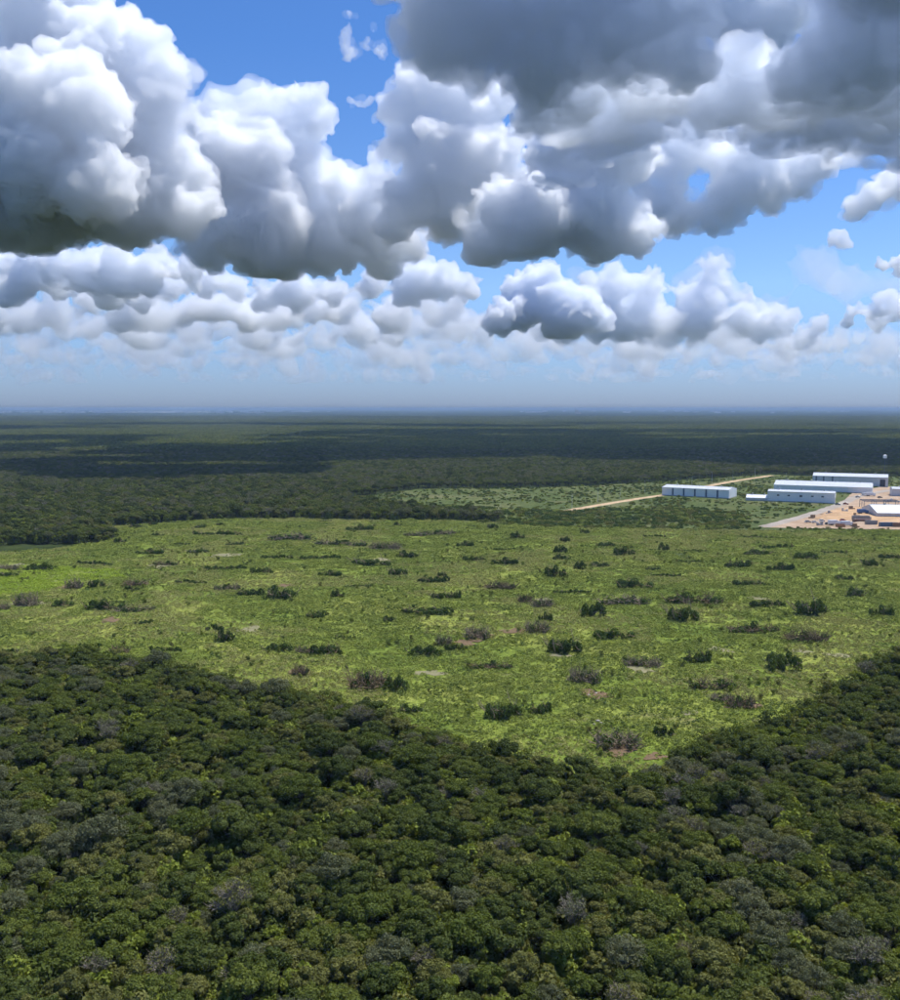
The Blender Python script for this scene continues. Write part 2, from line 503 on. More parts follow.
def scatter_object(name, P, scale, rot, idx, coll, **props):
    """one object of the uncountable kind: points that carry plants"""
    m = bpy.data.meshes.new(name)
    m.vertices.add(len(P)); m.vertices.foreach_set('co', np.asarray(P, np.float32).ravel())
    for nm, typ, v in (('psize', 'FLOAT', scale), ('prot', 'FLOAT', rot), ('pidx', 'INT', idx)):
        a = m.attributes.new(nm, typ, 'POINT')
        a.data.foreach_set('value', np.asarray(v, np.float32 if typ == 'FLOAT' else np.int32))
    o = obj(name, m, **props)
    g = bpy.data.node_groups.new(name, 'GeometryNodeTree')
    g.interface.new_socket('Geometry', in_out='INPUT', socket_type='NodeSocketGeometry')
    g.interface.new_socket('Geometry', in_out='OUTPUT', socket_type='NodeSocketGeometry')
    gi, go = g.nodes.new('NodeGroupInput'), g.nodes.new('NodeGroupOutput')
    ci = g.nodes.new('GeometryNodeCollectionInfo'); ci.inputs['Collection'].default_value = coll
    ci.inputs['Separate Children'].default_value = True; ci.inputs['Reset Children'].default_value = True
    ip = g.nodes.new('GeometryNodeInstanceOnPoints'); ip.inputs['Pick Instance'].default_value = True
    def attr(nm, t):
        a = g.nodes.new('GeometryNodeInputNamedAttribute'); a.data_type = t; a.inputs['Name'].default_value = nm
        return a.outputs['Attribute']
    cx = g.nodes.new('ShaderNodeCombineXYZ')
    lk = g.links.new
    lk(gi.outputs[0], ip.inputs['Points']); lk(ci.outputs[0], ip.inputs['Instance'])
    lk(attr('pidx', 'INT'), ip.inputs['Instance Index'])
    lk(attr('prot', 'FLOAT'), cx.inputs[2]); lk(cx.outputs[0], ip.inputs['Rotation'])
    lk(attr('psize', 'FLOAT'), ip.inputs['Scale'])
    lk(ip.outputs[0], go.inputs[0])
    mod = o.modifiers.new('plants', 'NODES'); mod.node_group = g
    return o
def jitter_grid(y0, y1, half, step, seed, jit=.48):
    nr = np.random.RandomState(seed)
    xm = half(y1)
    xs = np.arange(-xm, xm, step); ys = np.arange(y0, y1, step)
    X, Y = np.meshgrid(xs, ys)
    X[::2] += step * .5
    P = np.stack([X.ravel(), Y.ravel()], 1)
    P += nr.uniform(-jit, jit, P.shape) * step
    return P[np.abs(P[:, 0]) < half(P[:, 1])], nr
HALF = lambda y: .56 * y + 14
# low frequency kind maps so that species gather in patches
def vnoise(P, s, seed):
    nr = np.random.RandomState(seed)
    g = nr.rand(64, 64)
    x, y = P[:, 0] / s, P[:, 1] / s
    xi, yi = np.floor(x).astype(int), np.floor(y).astype(int)
    fx, fy = x - xi, y - yi
    fx, fy = fx * fx * (3 - 2 * fx), fy * fy * (3 - 2 * fy)
    q = lambda a, b: g[a % 64, b % 64]
    return (q(xi, yi) * (1 - fx) + q(xi + 1, yi) * fx) * (1 - fy) + (q(xi, yi + 1) * (1 - fx) + q(xi + 1, yi + 1) * fx) * fy
def pick_kinds(P, nr):
    n = len(P)
    v1, v2 = vnoise(P, 17, 5), vnoise(P, 26, 9)
    w = np.tile(KW, (n, 1))
    w[:, 9:11] *= np.where(v1 > .62, 3.0, .35)[:, None]       # yellow patches
    w[:, 11:13] *= np.where(v2 > .62, 5.0, .5)[:, None]       # grey patches
    w[:, 13:15] *= np.where(v2 > .66, 3.0, .5)[:, None]
    c = np.cumsum(w / w.sum(1)[:, None], 1)
    return (nr.rand(n)[:, None] > c).sum(1).clip(0, len(KINDS) - 1)

P, nr = jitter_grid(98, 345, HALF, 3.15, 1)
P = P[inside(P, NEAR_FOREST)]
kind_i = pick_kinds(P, nr)
sz = np.clip(nr.normal(.80, .2, len(P)), .42, 1.35)
rz = nr.uniform(0, 6.283, len(P))
# apparent place of each crown in the picture
Hh = np.array([k[3] for k in KINDS])[kind_i] * sz
dz = CAM_H - Hh
cp, sp_ = math.cos(PITCH), math.sin(PITCH)
zc = P[:, 1] * cp + dz * sp_
pxx = 450 + F * P[:, 0] / zc
pyy = 500 + F * (dz * cp - P[:, 1] * sp_) / zc
seen = (pxx > 4) & (pxx < 896) & (pyy < 985)
order = np.argsort(np.where(seen, P[:, 1] - 5 * (Hh - 6), 1e9))
near_ids = order[:300]
is_near = np.zeros(len(P), bool); is_near[near_ids] = True

TREE_WORDS = {'dark': 'dark green dome-crowned tree', 'mid': 'mid green leafy tree', 'olive': 'olive green leafy tree', 'yellow': 'bright yellow-green tree',
              'grey': 'grey-green thin-leaved tree', 'bare': 'nearly bare pale tree'}
for i in near_ids:
    kd, tm, cm, H = KINDS[kind_i[i]]
    x = pxx[i]
    zone = ['left edge', 'far left', 'left', 'left of centre', 'middle', 'right of centre', 'right', 'far right', 'right edge'][min(8, int(x / 100))]
    rowd = 'lowest row' if pyy[i] > 930 else 'second row' if pyy[i] > 880 else 'upper rows'
    sw = 'small ' if sz[i] < .7 else 'large ' if sz[i] > .92 else ''
    lab = '%s%s, %s of the foreground forest, %s' % (sw, TREE_WORDS[kd], rowd, zone)
    t = empty('forest_tree', (P[i, 0], P[i, 1], 0), rz[i], label=lab, category='tree', group='foreground forest: ' + lab)
    t.scale = (sz[i],) * 3
    obj('trunk', tm, t); obj('crown', cm, t)
TREEC = proto_collection('tree_form', [merged_mesh('tree_form', [(k[1], Matrix()), (k[2], Matrix())]) for k in KINDS])
rest = ~is_near
scatter_object('near_forest', np.c_[P[rest], np.zeros(rest.sum())], sz[rest], rz[rest], kind_i[rest], TREEC, kind='stuff',
               label='dense dark green dry forest canopy below the cleared field', category='forest')

# low growth between the trees
UNDERC = proto_collection('understory_form', [leaf_mesh('understory', [(random.Random(s * 5 + j).uniform(-1.2, 1.2), random.Random(s * 3 + j).uniform(-1.2, 1.2), random.Random(s + j * 11).uniform(.8, 3.0), .9, .9, .8) for j in range(7)],
                                                        520, .42, 560 + s, LEAF[l], .4) for s, l in enumerate(('mid', 'yellow', 'olive', 'mid', 'dark'))])
U, nu = jitter_grid(98, 345, HALF, 3.1, 13)
U = U[inside(U, NEAR_FOREST)]
scatter_object('forest_understory', np.c_[U, np.zeros(len(U))], nu.uniform(.7, 1.5, len(U)), nu.uniform(0, 6.283, len(U)), nu.randint(0, 5, len(U)), UNDERC, kind='stuff',
               label='low green bushes filling the gaps between the foreground trees', category='undergrowth')

# the forest beyond the field
P, nr = jitter_grid(560, 1750, HALF, 5.6, 2)
ROADBUF = []
def road_dist(P, pts):
    d = np.full(len(P), 1e9)
    for a, b in zip(pts, pts[1:]):
        a, b = np.array(a[:2]), np.array(b[:2])
        t = np.clip(((P - a) @ (b - a)) / ((b - a) @ (b - a)), 0, 1)
        d = np.minimum(d, np.linalg.norm(P - (a + t[:, None] * (b - a)), axis=1))
    return d
edge = vnoise(P, 40, 3) * 24 - 12
Pe = P + np.c_[np.zeros(len(P)), edge * .5]
GAP = gpoly([(500, 526), (1080, 540), (1080, 520), (500, 512)])
keep = ~inside(P, GAP) & ~inside(Pe, FIELD) & ~inside(Pe, CLEARING) & ~inside(P, YARD) & (road_dist(P, ROAD_PTS) > 9)
P = P[keep]
kind_i = pick_kinds(P, nr)
scatter_object('forest_beyond_field', np.c_[P, np.zeros(len(P))], nr.uniform(.85, 1.3, len(P)), nr.uniform(0, 6.283, len(P)), kind_i, TREEC, kind='stuff',
               label='belt of dark green forest beyond the cleared field', category='forest')

sk = P[(P[:, 1] < 800)] + nr.uniform(-3, 3, ((P[:, 1] < 800).sum(), 2))
scatter_object('forest_edge_bushes', np.c_[sk, np.zeros(len(sk))], nr.uniform(1.0, 1.9, len(sk)), nr.uniform(0, 6.283, len(sk)), nr.randint(0, 5, len(sk)), UNDERC, kind='stuff',
               label='dark bushes at the foot of the forest beyond the field', category='undergrowth')

# far canopy: patches of crowns
def patch(seed, half=26):
    rnd = random.Random(seed)
    L, out = [], []
    by = {'dark': [], 'mid': [], 'olive': [], 'grey': []}
    st = 5.6
    k = int(2 * half / st)
    for i in range(k):
        for j in range(k):
            rr = rnd.uniform(2.2, 3.9)
            q = rnd.choices(['dark', 'mid', 'olive', 'grey'], [.42, .3, .18, .1])[0]
            by[q].append((-half + i * st + rnd.uniform(-2, 2), -half + j * st + rnd.uniform(-2, 2), rnd.uniform(3.4, 6.2), rr, rr, rr * rnd.uniform(.6, .9)))
    return merged_mesh('canopy_patch', [(leaf_mesh('canopy', v, len(v) * 26, 1.9, seed + n, LEAF[kk]), Matrix()) for n, (kk, v) in enumerate(by.items())])
PATCHC = proto_collection('canopy_patch', [patch(200 + 7 * i) for i in range(5)])
P, nr = jitter_grid(1760, 9000, HALF, 44, 4, .2)
scatter_object('far_forest', np.c_[P, np.zeros(len(P))], nr.uniform(.9, 1.25, len(P)), nr.uniform(0, 6.283, len(P)), nr.randint(0, 5, len(P)), PATCHC, kind='stuff',
               label='flat dark forest stretching to the horizon', category='forest')

SOILS = [(595, 696, 15, 5, 'r'), (742, 707, 16, 4.5, 'r'), (620, 750, 20, 6, 'r'), (300, 673, 12, 4, 'r'), (480, 638, 14, 3.5, 'r'),
        (160, 566, 12, 3, 'p'), (70, 585, 10, 2.5, 'r'), (10, 568, 14, 3, 'p'), (640, 670, 12, 4, 'p'), (30, 604, 14, 3, 'p'), (430, 672, 14, 3, 'p'), (720, 648, 10, 3, 'p'),
        (230, 555, 20, 2, 'p'), (345, 708, 12, 4, 'r'), (800, 650, 10, 2, 'p'), (110, 621, 8, 3, 'r'), (655, 757, 10, 4, 'r'), (515, 632, 12, 3, 'r'), (465, 643, 12, 3, 'r'), (545, 600, 10, 2, 'p'), (285, 585, 9, 2, 'r'), (380, 560, 10, 2, 'p'), (690, 715, 8, 3, 'p'), (560, 655, 10, 3, 'p'), (250, 628, 12, 3, 'p'), (760, 600, 10, 2, 'p'), (840, 655, 12, 2.5, 'p')]
# low herbs of the field
def herb_patch(seed, leaf, n_clump, half, size):
    rnd = random.Random(seed)
    L = []
    for i in range(n_clump):
        rr = rnd.uniform(.3, .75) * size
        L.append((rnd.uniform(-half, half), rnd.uniform(-half, half), rr * .25, rr, rr, rr * rnd.uniform(.5, .9)))
    return leaf_mesh('herb_patch', L, n_clump * 22, .30 * size, seed, LEAF[leaf], 1.3)
HERBC = proto_collection('herb_patch', [herb_patch(300 + i, 'herb', 26, 3.0, .9) for i in range(4)] + [herb_patch(310 + i, 'shrub', 7, 2.4, .9) for i in range(2)]
                         + [herb_patch(320 + i, 'lime', 22, 2.8, 1.0) for i in range(2)] + [herb_patch(330 + i, 'dry', 26, 3.0, .8) for i in range(2)])
P, nr = jitter_grid(205, 700, HALF, 3.0, 6)
P = P[inside(P, FIELD)]
v, v2 = vnoise(P, 22, 11), vnoise(P, 60, 12)
keep = nr.rand(len(P)) < .62 + .5 * v
for px, py, rx, ry, _ in SOILS:
    c = at(px, py, .8)
    keep &= ((P[:, 0] - c.x) / (rx * c.y / F)) ** 2 + ((P[:, 1] - c.y) / (ry * c.y ** 2 / (CAM_H * F))) ** 2 > nr.uniform(.4, 1.5, len(P))
P, v, v2 = P[keep], v[keep], v2[keep]
idx = nr.randint(0, 4, len(P))
idx = np.where(nr.rand(len(P)) < .12 + .16 * (v > .55), 4 + nr.randint(0, 2, len(P)), idx)
idx = np.where((vnoise(P, 34, 15) * .6 + vnoise(P, 13, 16) * .4 > .56) & (nr.rand(len(P)) < .8), 8 + nr.randint(0, 2, len(P)), idx)
LIME = gpoly([(-60, 600), (-60, 572), (40, 568), (110, 571), (125, 577), (70, 586), (20, 595)])
idx = np.where(inside(P, LIME) & (nr.rand(len(P)) < .8), 6 + nr.randint(0, 2, len(P)), idx)
scatter_object('field_herbs', np.c_[P, hz(P[:, 0], P[:, 1])], nr.uniform(.45, 1.25, len(P)), nr.uniform(0, 6.283, len(P)), idx, HERBC, kind='stuff',
               label='low bright green herbs and grass covering the cleared field', category='grass')
P, nr = jitter_grid(205, 345, HALF, 3.2, 44)
sh = np.array([0, 1.0])
P = P[~inside(P, NEAR_FOREST) & inside(P - sh * (3 + 13 * vnoise(P, 9, 45))[:, None], NEAR_FOREST)]
scatter_object('forest_margin_bushes', np.c_[P, np.full(len(P), .3)], nr.uniform(.5, 1.25, len(P)), nr.uniform(0, 6.283, len(P)), nr.randint(0, 5, len(P)), UNDERC, kind='stuff',
               label='ragged low bushes along the upper margin of the foreground forest', category='undergrowth')
P, nr = jitter_grid(215, 690, HALF, 6.5, 41)
P = P[inside(P, FIELD)]
vv = vnoise(P, 45, 42) * .5 + vnoise(P, 15, 43) * .5
P = P[nr.rand(len(P)) < np.clip((vv - .38) * 1.6, .02, .6)]
scatter_object('field_saplings', np.c_[P, hz(P[:, 0], P[:, 1])], nr.uniform(.22, .62, len(P)) ** 1.2, nr.uniform(0, 6.283, len(P)), nr.randint(0, 5, len(P)), UNDERC, kind='stuff',
               label='countless small dark green saplings and weeds dotted over the field', category='weeds')
# scrub of the far clearing
P, nr = jitter_grid(620, 1120, HALF, 4.2, 8)
keep = (inside(P, CLEARING) | inside(P, BELT)) & ~inside(P, YARD) & (road_dist(P, ROAD_PTS) > 10) & (road_dist(P, GRAVEL_ROAD) > 11)
P = P[keep]
dens = np.where(inside(P, BELT), .35 + .65 * vnoise(P, 26, 31), .22 + .5 * (vnoise(P, 30, 21) > .55))
P = P[nr.rand(len(P)) < dens]
BLD_CLEAR = []

# ------------------------------------------------------------------ shrubs and brush heaps of the field
def shrub_meshes(seed, w, d, h, leaf, n, dead):
    rnd = random.Random(seed)
    L = []
    k = max(4, int(w / .55))
    for i in range(k):
        u = (i + rnd.uniform(.1, .9)) / k * 2 - 1
        rr = rnd.choice((.35, .45, .6, .8)) * rnd.uniform(.8, 1.15) * h * .5
        env = (1 - .5 * u * u) * (.55 + .45 * math.sin(u * 5 + seed))
        L.append((u * w * .47, rnd.uniform(-.4, .4) * d, rr * .4 + rnd.uniform(0, .55) * h * max(.15, env), rr * rnd.uniform(.8, 1.3), rr, rr * rnd.uniform(.6, 1)))
    fol = leaf_mesh('foliage', L, int(n * 1.35), .42, seed, LEAF[leaf], .4)
    mb = MB()
    for i in range(int(dead)):
        u = rnd.uniform(-.5, .5)
        p = Vector((u * w, rnd.uniform(-.5, .5) * d, rnd.uniform(0, .35) * h))
        v = Vector((rnd.gauss(0, 1), rnd.gauss(0, .8), rnd.uniform(-.05, .9))).normalized() * rnd.uniform(.5, 1.25) * h
        k1 = p + v * .5 + Vector((rnd.gauss(0, .15), rnd.gauss(0, .15), rnd.gauss(0, .1)))
        mb.tube(p, k1, .10, .07, 4); mb.tube(k1, p + v, .07, .025, 3)
        for j in range(2):
            mb.tube(k1, k1 + Vector((rnd.gauss(0, .5), rnd.gauss(0, .5), rnd.gauss(.3, .4))) * h * .5, .05, .02, 3)
    return fol, mb.mesh('dead_branches', DEADWOOD if seed % 2 else PALEBARK2)
PALEBARK2 = plain('weathered_wood', (.26, .20, .13), .95, var=.45, scale=1.5)
SHR = {}
for i in range(4):
    SHR[('g', i)] = shrub_meshes(400 + i, 10, 4.2, 2.6, 'shrub', 1200, 16)
    SHR[('m', i)] = shrub_meshes(420 + i, 10, 3.2, 2.2, 'shrub', 700, 60)
    SHR[('d', i)] = shrub_meshes(440 + i, 10, 4.0, 2.4, 'shrub', 420, 120)
    SHR[('t', i)] = shrub_meshes(460 + i, 14, 2.6, 1.4, 'shrub', 800, 20)
Z3 = """468 88 30 g;400 54 26 g;440 50 14 g;305 48 18 g;270 54 22 g;720 60 50 g;795 50 20 g;650 42 22 t;580 80 64 m;680 90 88 m;770 97 48 d;815 114 46 g;880 70 60 m
830 72 40 m;300 106 44 g;240 86 30 g;395 104 40 g;360 88 40 t;315 72 20 g;435 70 90 t;330 130 40 m;190 130 70 t;80 142 50 g;15 153 40 g;20 141 34 d;190 172 36 g;148 174 42 d
260 181 20 g;272 170 50 d;450 139 70 t;525 146 40 g;382 166 70 t;455 180 46 m;498 191 44 g;560 196 84 g;555 119 60 t;640 120 80 t;740 130 66 g;660 150 40 g;715 170 50 t;795 148 44 g
865 163 50 g;885 152 24 g;880 198 40 g;675 194 34 g;630 234 50 g;850 230 86 g;778 243 24 g;125 214 44 g;210 222 70 g;270 225 60 m;52 210 60 d;8 218 30 d;285 248 30 g;430 258 36 g
450 280 46 g;690 274 40 t;560 298 60 g;612 302 36 d;655 304 78 g;850 308 60 g;888 288 40 d;240 306 30 d;600 350 42 d;330 302 60 t;180 294 50 t;20 302 40 t;735 374 84 d;790 380 60 g;820 424 40 g"""
Z4 = """85 57 26 g;30 91 30 g;50 121 36 g;110 130 46 g;135 79 32 g;110 99 40 t;230 84 26 g;220 106 32 g;220 121 26 g;312 92 38 g;350 111 50 g;270 67 20 g;410 73 40 t;428 99 26 g;485 101 56 t
620 77 60 t;615 110 54 g;655 95 62 t;710 120 50 g;770 106 50 t;882 116 40 g;795 82 56 t;840 134 36 g;575 134 54 g;480 124 50 t;660 141 46 g;405 139 26 g;432 150 50 t;260 139 32 g;300 134 40 g
212 154 52 g;370 173 78 g;600 170 54 g;790 159 36 g;810 192 46 g;100 178 52 d;245 184 80 t;150 205 34 d;185 214 50 d;10 197 30 g;345 208 90 m;490 208 108 m;285 232 58 g;465 239 78 g;635 215 66 g
722 230 86 g;862 231 50 g;55 276 66 d;12 298 36 g;175 265 56 d;190 242 30 g;330 276 68 g;228 304 84 g;605 262 84 m;712 280 76 d;385 332 64 d;495 322 68 g;82 335 66 m;270 366 76 d;665 338 84 g;525 380 80 m
105 434 110 g;180 426 60 g;582 416 60 d;545 404 40 d;335 492 100 d;430 474 46 g"""
heaps = []
for txt, ox in ((Z3, 0), (Z4, 450)):
    for e in txt.replace('\n', ';').split(';'):
        a, b, w, k = e.split()
        heaps.append((ox + float(a) / 2, 500 + float(b) / 2, float(w) / 2, k))
heaps.sort(key=lambda h: (h[1], h[0]))
HW = {'g': ('green_shrub', 'dark green leafy shrub clump', 'shrub'), 'm': ('overgrown_brush_heap', 'brush heap half overgrown with green leaves', 'brush heap'),
      'd': ('dead_brush_heap', 'heap of grey-brown dead branches', 'brush heap'), 't': ('shrub_row', 'long low strip of green shrubs', 'shrub')}
HWX = {'g': 2.75, 'm': 2.4, 'd': 2.6, 't': 2.1}
used_labels = {}
for q, (px, py, w, k) in enumerate(heaps):
    rnd = random.Random(900 + q)
    p = at(px, py, .8)
    p.z = float(hz(p.x, p.y)) - .05
    wm = w * p.y / F
    fol, dead = SHR[(k, q % 4)]
    nm, words, cat = HW[k]
    side = ('at the left edge' if px < 110 else 'left part' if px < 300 else 'left of centre' if px < 420 else 'middle' if px < 540 else 'right of centre' if px < 660 else 'right part' if px < 790 else 'at the right edge')
    dist = ('far end of the field' if py < 548 else 'upper half of the field' if py < 577 else 'middle of the field' if py < 612 else 'lower half of the field' if py < 660 else 'bottom of the field')
    size = 'narrow ' if w < 17 else 'wide ' if w > 36 else ''
    lab = '%s%s, %s, %s' % (size, words, dist, side)
    base_len = 14 if k == 't' else 10
    e = empty(nm, p, rnd.uniform(-.25, .25) + (math.pi if rnd.random() < .5 else 0), label=lab, category=cat, group='field growth: ' + lab)
    e.scale = (wm / base_len * rnd.uniform(1.0, 1.3), max(.7, min(1.5, wm / base_len * rnd.uniform(.8, 1.1))), max(.62, min(1.5, .45 + .55 * wm / base_len)) * rnd.uniform(1.05, 1.75))
    if k in 'gd' and rnd.random() < .5:      # rounder, taller mounds
        e.scale = (e.scale.x * .72, e.scale.y * 1.35, e.scale.z * 1.35)
    obj('foliage', fol, e); obj('dead_branches', dead, e, kind='stuff')
REDSOIL = soil_mat('red_soil', (.12, .085, .045), (.23, .15, .085), .5)
PALESOIL = soil_mat('pale_soil', (.17, .165, .075), (.29, .255, .14), .3)
for j, (px, py, rx, ry, mt) in enumerate([(a_, b_, c_, d_, {'r': REDSOIL, 'p': PALESOIL}[e_]) for a_, b_, c_, d_, e_ in SOILS]):
    p = at(px, py, .8); sc = p.y / F
    depth_scale = (p.y ** 2) / (CAM_H * F)
    blob_sheet('bare_soil', p, 1.45 * rx * sc, 1.35 * ry * depth_scale, mt, float(hz(p.x, p.y)) + .12, 50 + j, kind='structure')
WATER = plain('puddle_water', (.05, .06, .06), .04, spec=.5)
p = at(682, 556, .8)
blob_sheet('puddle', p, 8 * p.y / F, 2.6 * p.y ** 2 / (CAM_H * F), WATER, float(hz(p.x, p.y)) + .15, 77, kind='structure')
ROCK = plain('limestone', (.40, .36, .30), .9, scale=2)
def rock(seed, s):
    rnd = random.Random(seed)
    bm = bmesh.new(); bmesh.ops.create_icosphere(bm, subdivisions=2, radius=s)
    for v in bm.verts:
        v.co *= rnd.uniform(.75, 1.15); v.co.z *= .6
    m = bpy.data.meshes.new('rock'); bm.to_mesh(m); bm.free(); m.materials.append(ROCK); return m
rocks = [rock(i, 1.0) for i in range(3)]
for j, (px, py, s) in enumerate([(598, 723, 1.0), (601, 725, .7), (594, 726, .6), (596, 695, .6), (720, 734, .7), (747, 709, .6), (300, 674, .6), (589, 697, .7), (612, 690, .5)]):
    p = at(px, py, .8); p.z = float(hz(p.x, p.y)) + .2 * s
    o = obj('limestone_rock', rocks[j % 3], None, p, label='small pale limestone boulder among the bare soil patches at the bottom of the field', category='rock', group='limestone boulders low in the field')
    o.scale = (s * .6, s * .6, s * .5); o.rotation_euler = (0, 0, j)

# ------------------------------------------------------------------ warehouses
WALL = sheet_metal('wall_sheet', (.60, .61, .62), 1.3, .5)
WALL_W = sheet_metal('white_wall_sheet', (.88, .87, .84), 1.3, .5)
ROOF = sheet_metal('roof_sheet', (.64, .65, .66), 1.0, .38)
ROOF_W = sheet_metal('white_roof_sheet', (.80, .80, .79), 1.0, .45)
DARK = plain('dark_opening', (.035, .04, .055), .5)
BLUEG = plain('blue_grey_steel', (.10, .13, .18), .5)
STEEL = plain('steel', (.28, .29, .30), .45, .6)
CONC = plain('concrete', (.36, .345, .32), .85, scale=.4)
GLASS = plain('dark_glass', (.03, .035, .04), .08, spec=.6)
YAW = R(-28)
def warehouse(name, label, corner, yaw, Wd, D, eave, rise, bays, wallm, roofm, stripes=(), windows=(), doors=(), gable_doors=(), gable_lights=0, overhang=.5):
    e = empty(name, (corner.x, corner.y, .02), yaw, label=label, category='warehouse', group='metal sheds of the industrial yard')
    bw = Wd / bays
    mb = MB().box(-.25, Wd + .25, -.25, D + .25, -.1, .55); mb.build('plinth', CONC, e)
    wp = MB().box(.03, bw - .03, 0, .18, .55, eave).mesh('wall_panel', wallm)
    for i in range(bays):
        for yy in (0, D - .18):
            o = obj('wall_panel', wp, e); o.location = (i * bw, yy, 0)
    pil = MB().box(-.11, .11, -.06, .24, .55, eave + .02).mesh('pilaster', wallm)
    for i in range(bays + 1):
        o = obj('pilaster', pil, e); o.location = (min(max(i * bw, .12), Wd - .12), 0, 0)
    g = MB().prismx([(.2, .55), (D - .2, .55), (D - .2, eave), (D / 2, eave + rise), (.2, eave)], -.02, .18).mesh('gable_wall', wallm)
    for xx in (0, Wd - .16):
        o = obj('gable_wall', g, e); o.location = (xx, 0, 0)
    sl_ = math.atan2(rise, D / 2)
    Ls = (D / 2 + overhang) / math.cos(sl_)
    for sgn in (0, 1):
        rp = MB()
        y0, z0, y1, z1 = -overhang, eave + .06 - overhang * math.tan(sl_), D / 2 - .03, eave + rise + .05
        if sgn: y0, y1 = D + overhang, D / 2 + .03
        rp.prismx([(y0, z0), (y1, z1), (y1, z1 + .16), (y0, z0 + .16)], 0.02, bw - .02)
        m = rp.mesh('roof_panel', roofm)
        bm = bmesh.new(); bm.from_mesh(m); bmesh.ops.recalc_face_normals(bm, faces=bm.faces[:]); bm.to_mesh(m); bm.free()
        for i in range(bays):
            o = obj('roof_panel', m, e); o.location = (i * bw, 0, 0)
    MB().box(-.3, Wd + .3, D / 2 - .5, D / 2 + .5, eave + rise + .12, eave + rise + .34).build('ridge_cap', roofm, e)
    MB().box(-.2, Wd + .2, -overhang - .22, -overhang + .02, eave - .35, eave + .06).build('gutter', wallm, e)
    nv = max(2, bays // 2)
    vent = MB().tube((0, 0, 0), (0, 0, .9), .45, .45, 8).tube((0, 0, .9), (0, 0, 1.3), .75, .3, 8).mesh('roof_vent', STEEL)
    for i in range(nv):
        o = obj('roof_vent', vent, e); o.location = ((i + .5) * Wd / nv, D / 2, eave + rise + .3)
    for s in stripes:
        MB().box(s * Wd - .75, s * Wd + .75, -.16, -.02, .7, eave - .15).build('wall_louvre', BLUEG, e)
    for (u, z, w, h) in windows:
        f = MB().box(u * Wd - w / 2, u * Wd + w / 2, -.08, .02, z, z + h).build('window', DARK, e)
        MB().box(u * Wd - w / 2 - .15, u * Wd + w / 2 + .15, -.14, .02, z - .2, z - .03).build('sill', wallm, f)
    for (u, w, h) in doors:
        d = MB().box(u * Wd - w / 2, u * Wd + w / 2, -.12, .02, .1, h).build('door', DARK, e)
        MB().box(u * Wd - w / 2 - .25, u * Wd - w / 2, -.18, .02, .1, h + .25).box(u * Wd + w / 2, u * Wd + w / 2 + .25, -.18, .02, .1, h + .25).build('door_frame', wallm, d)
    for (v, w, h) in gable_doors:
        MB().box(Wd - .02, Wd + .14, v * D - w / 2, v * D + w / 2, .1, h).build('door', DARK, e)
    for i in range(gable_lights):
        v = (i + .5) / gable_lights * D
        MB().box(Wd - .02, Wd + .10, v - D / gable_lights * .3, v + D / gable_lights * .3, .7, eave * .92).build('gable_panel', WALL_W, e)
    return e
w1 = at(662, 495.3); b1 = at(729, 498.7)
yaw1 = math.atan2(b1.y - w1.y, b1.x - w1.x)
warehouse('metal_warehouse', 'long white metal warehouse with dark vertical louvres beside the dirt road', w1, yaw1, (b1 - w1).length, 24, 7.6, 1.5, 6, WALL_W, ROOF,
          stripes=[1 / 6, 2 / 6, 3 / 6, 4 / 6, 5 / 6], gable_lights=5)
c2 = at(767.5, 501.2)
warehouse('metal_warehouse', 'pale box-shaped metal warehouse with small windows, nearest of the three', c2, R(-24), 54, 15, 8.8, .9, 6, WALL_W, ROOF,
          windows=[(.16, 5, 2, 1.1), (.32, 5, 2, 1.1), (.5, 4.6, 2.2, 1.6), (.67, 5, 2, 1.1), (.82, 5, 2, 1.1)], gable_doors=[(.5, 4, 4.5)])
c3 = at(773.8, 490.3)
warehouse('metal_warehouse', 'low warehouse with broad pale arched roof between two taller sheds', c3, R(-25), 88, 34, 5.6, 3.2, 8, WALL_W, ROOF, gable_doors=[(.4, 5, 4.5)])
c4 = at(812.5, 484.8)
warehouse('metal_warehouse', 'tallest grey warehouse at the forest edge with dark corner door', c4, R(-24), 72, 30, 9.6, 2.2, 7, WALL, ROOF,
          stripes=[.05, .15, .27], doors=[(.93, 5, 7.5)], gable_doors=[(.3, 4, 6)])
c5 = at(746, 500.5)
warehouse('low_metal_shed', 'small low shed with pale blue-white roof left of the boxy warehouse', c5, R(-20), 20, 16, 2.6, 2.0, 3, WALL, ROOF_W)
c6 = at(877, 516.5)
warehouse('low_metal_shed', 'bright white roofed low shed on the orange sand pad', c6, R(-8), 44, 40, 2.6, 4.2, 5, WALL, ROOF_W)
c7 = at(892, 496)
warehouse('metal_warehouse', 'blue-grey shed cut off by the right edge of the picture', c7, R(-18), 30, 16, 6.5, 1.2, 3, WALL, ROOF, doors=[(.3, 4, 4.5)])

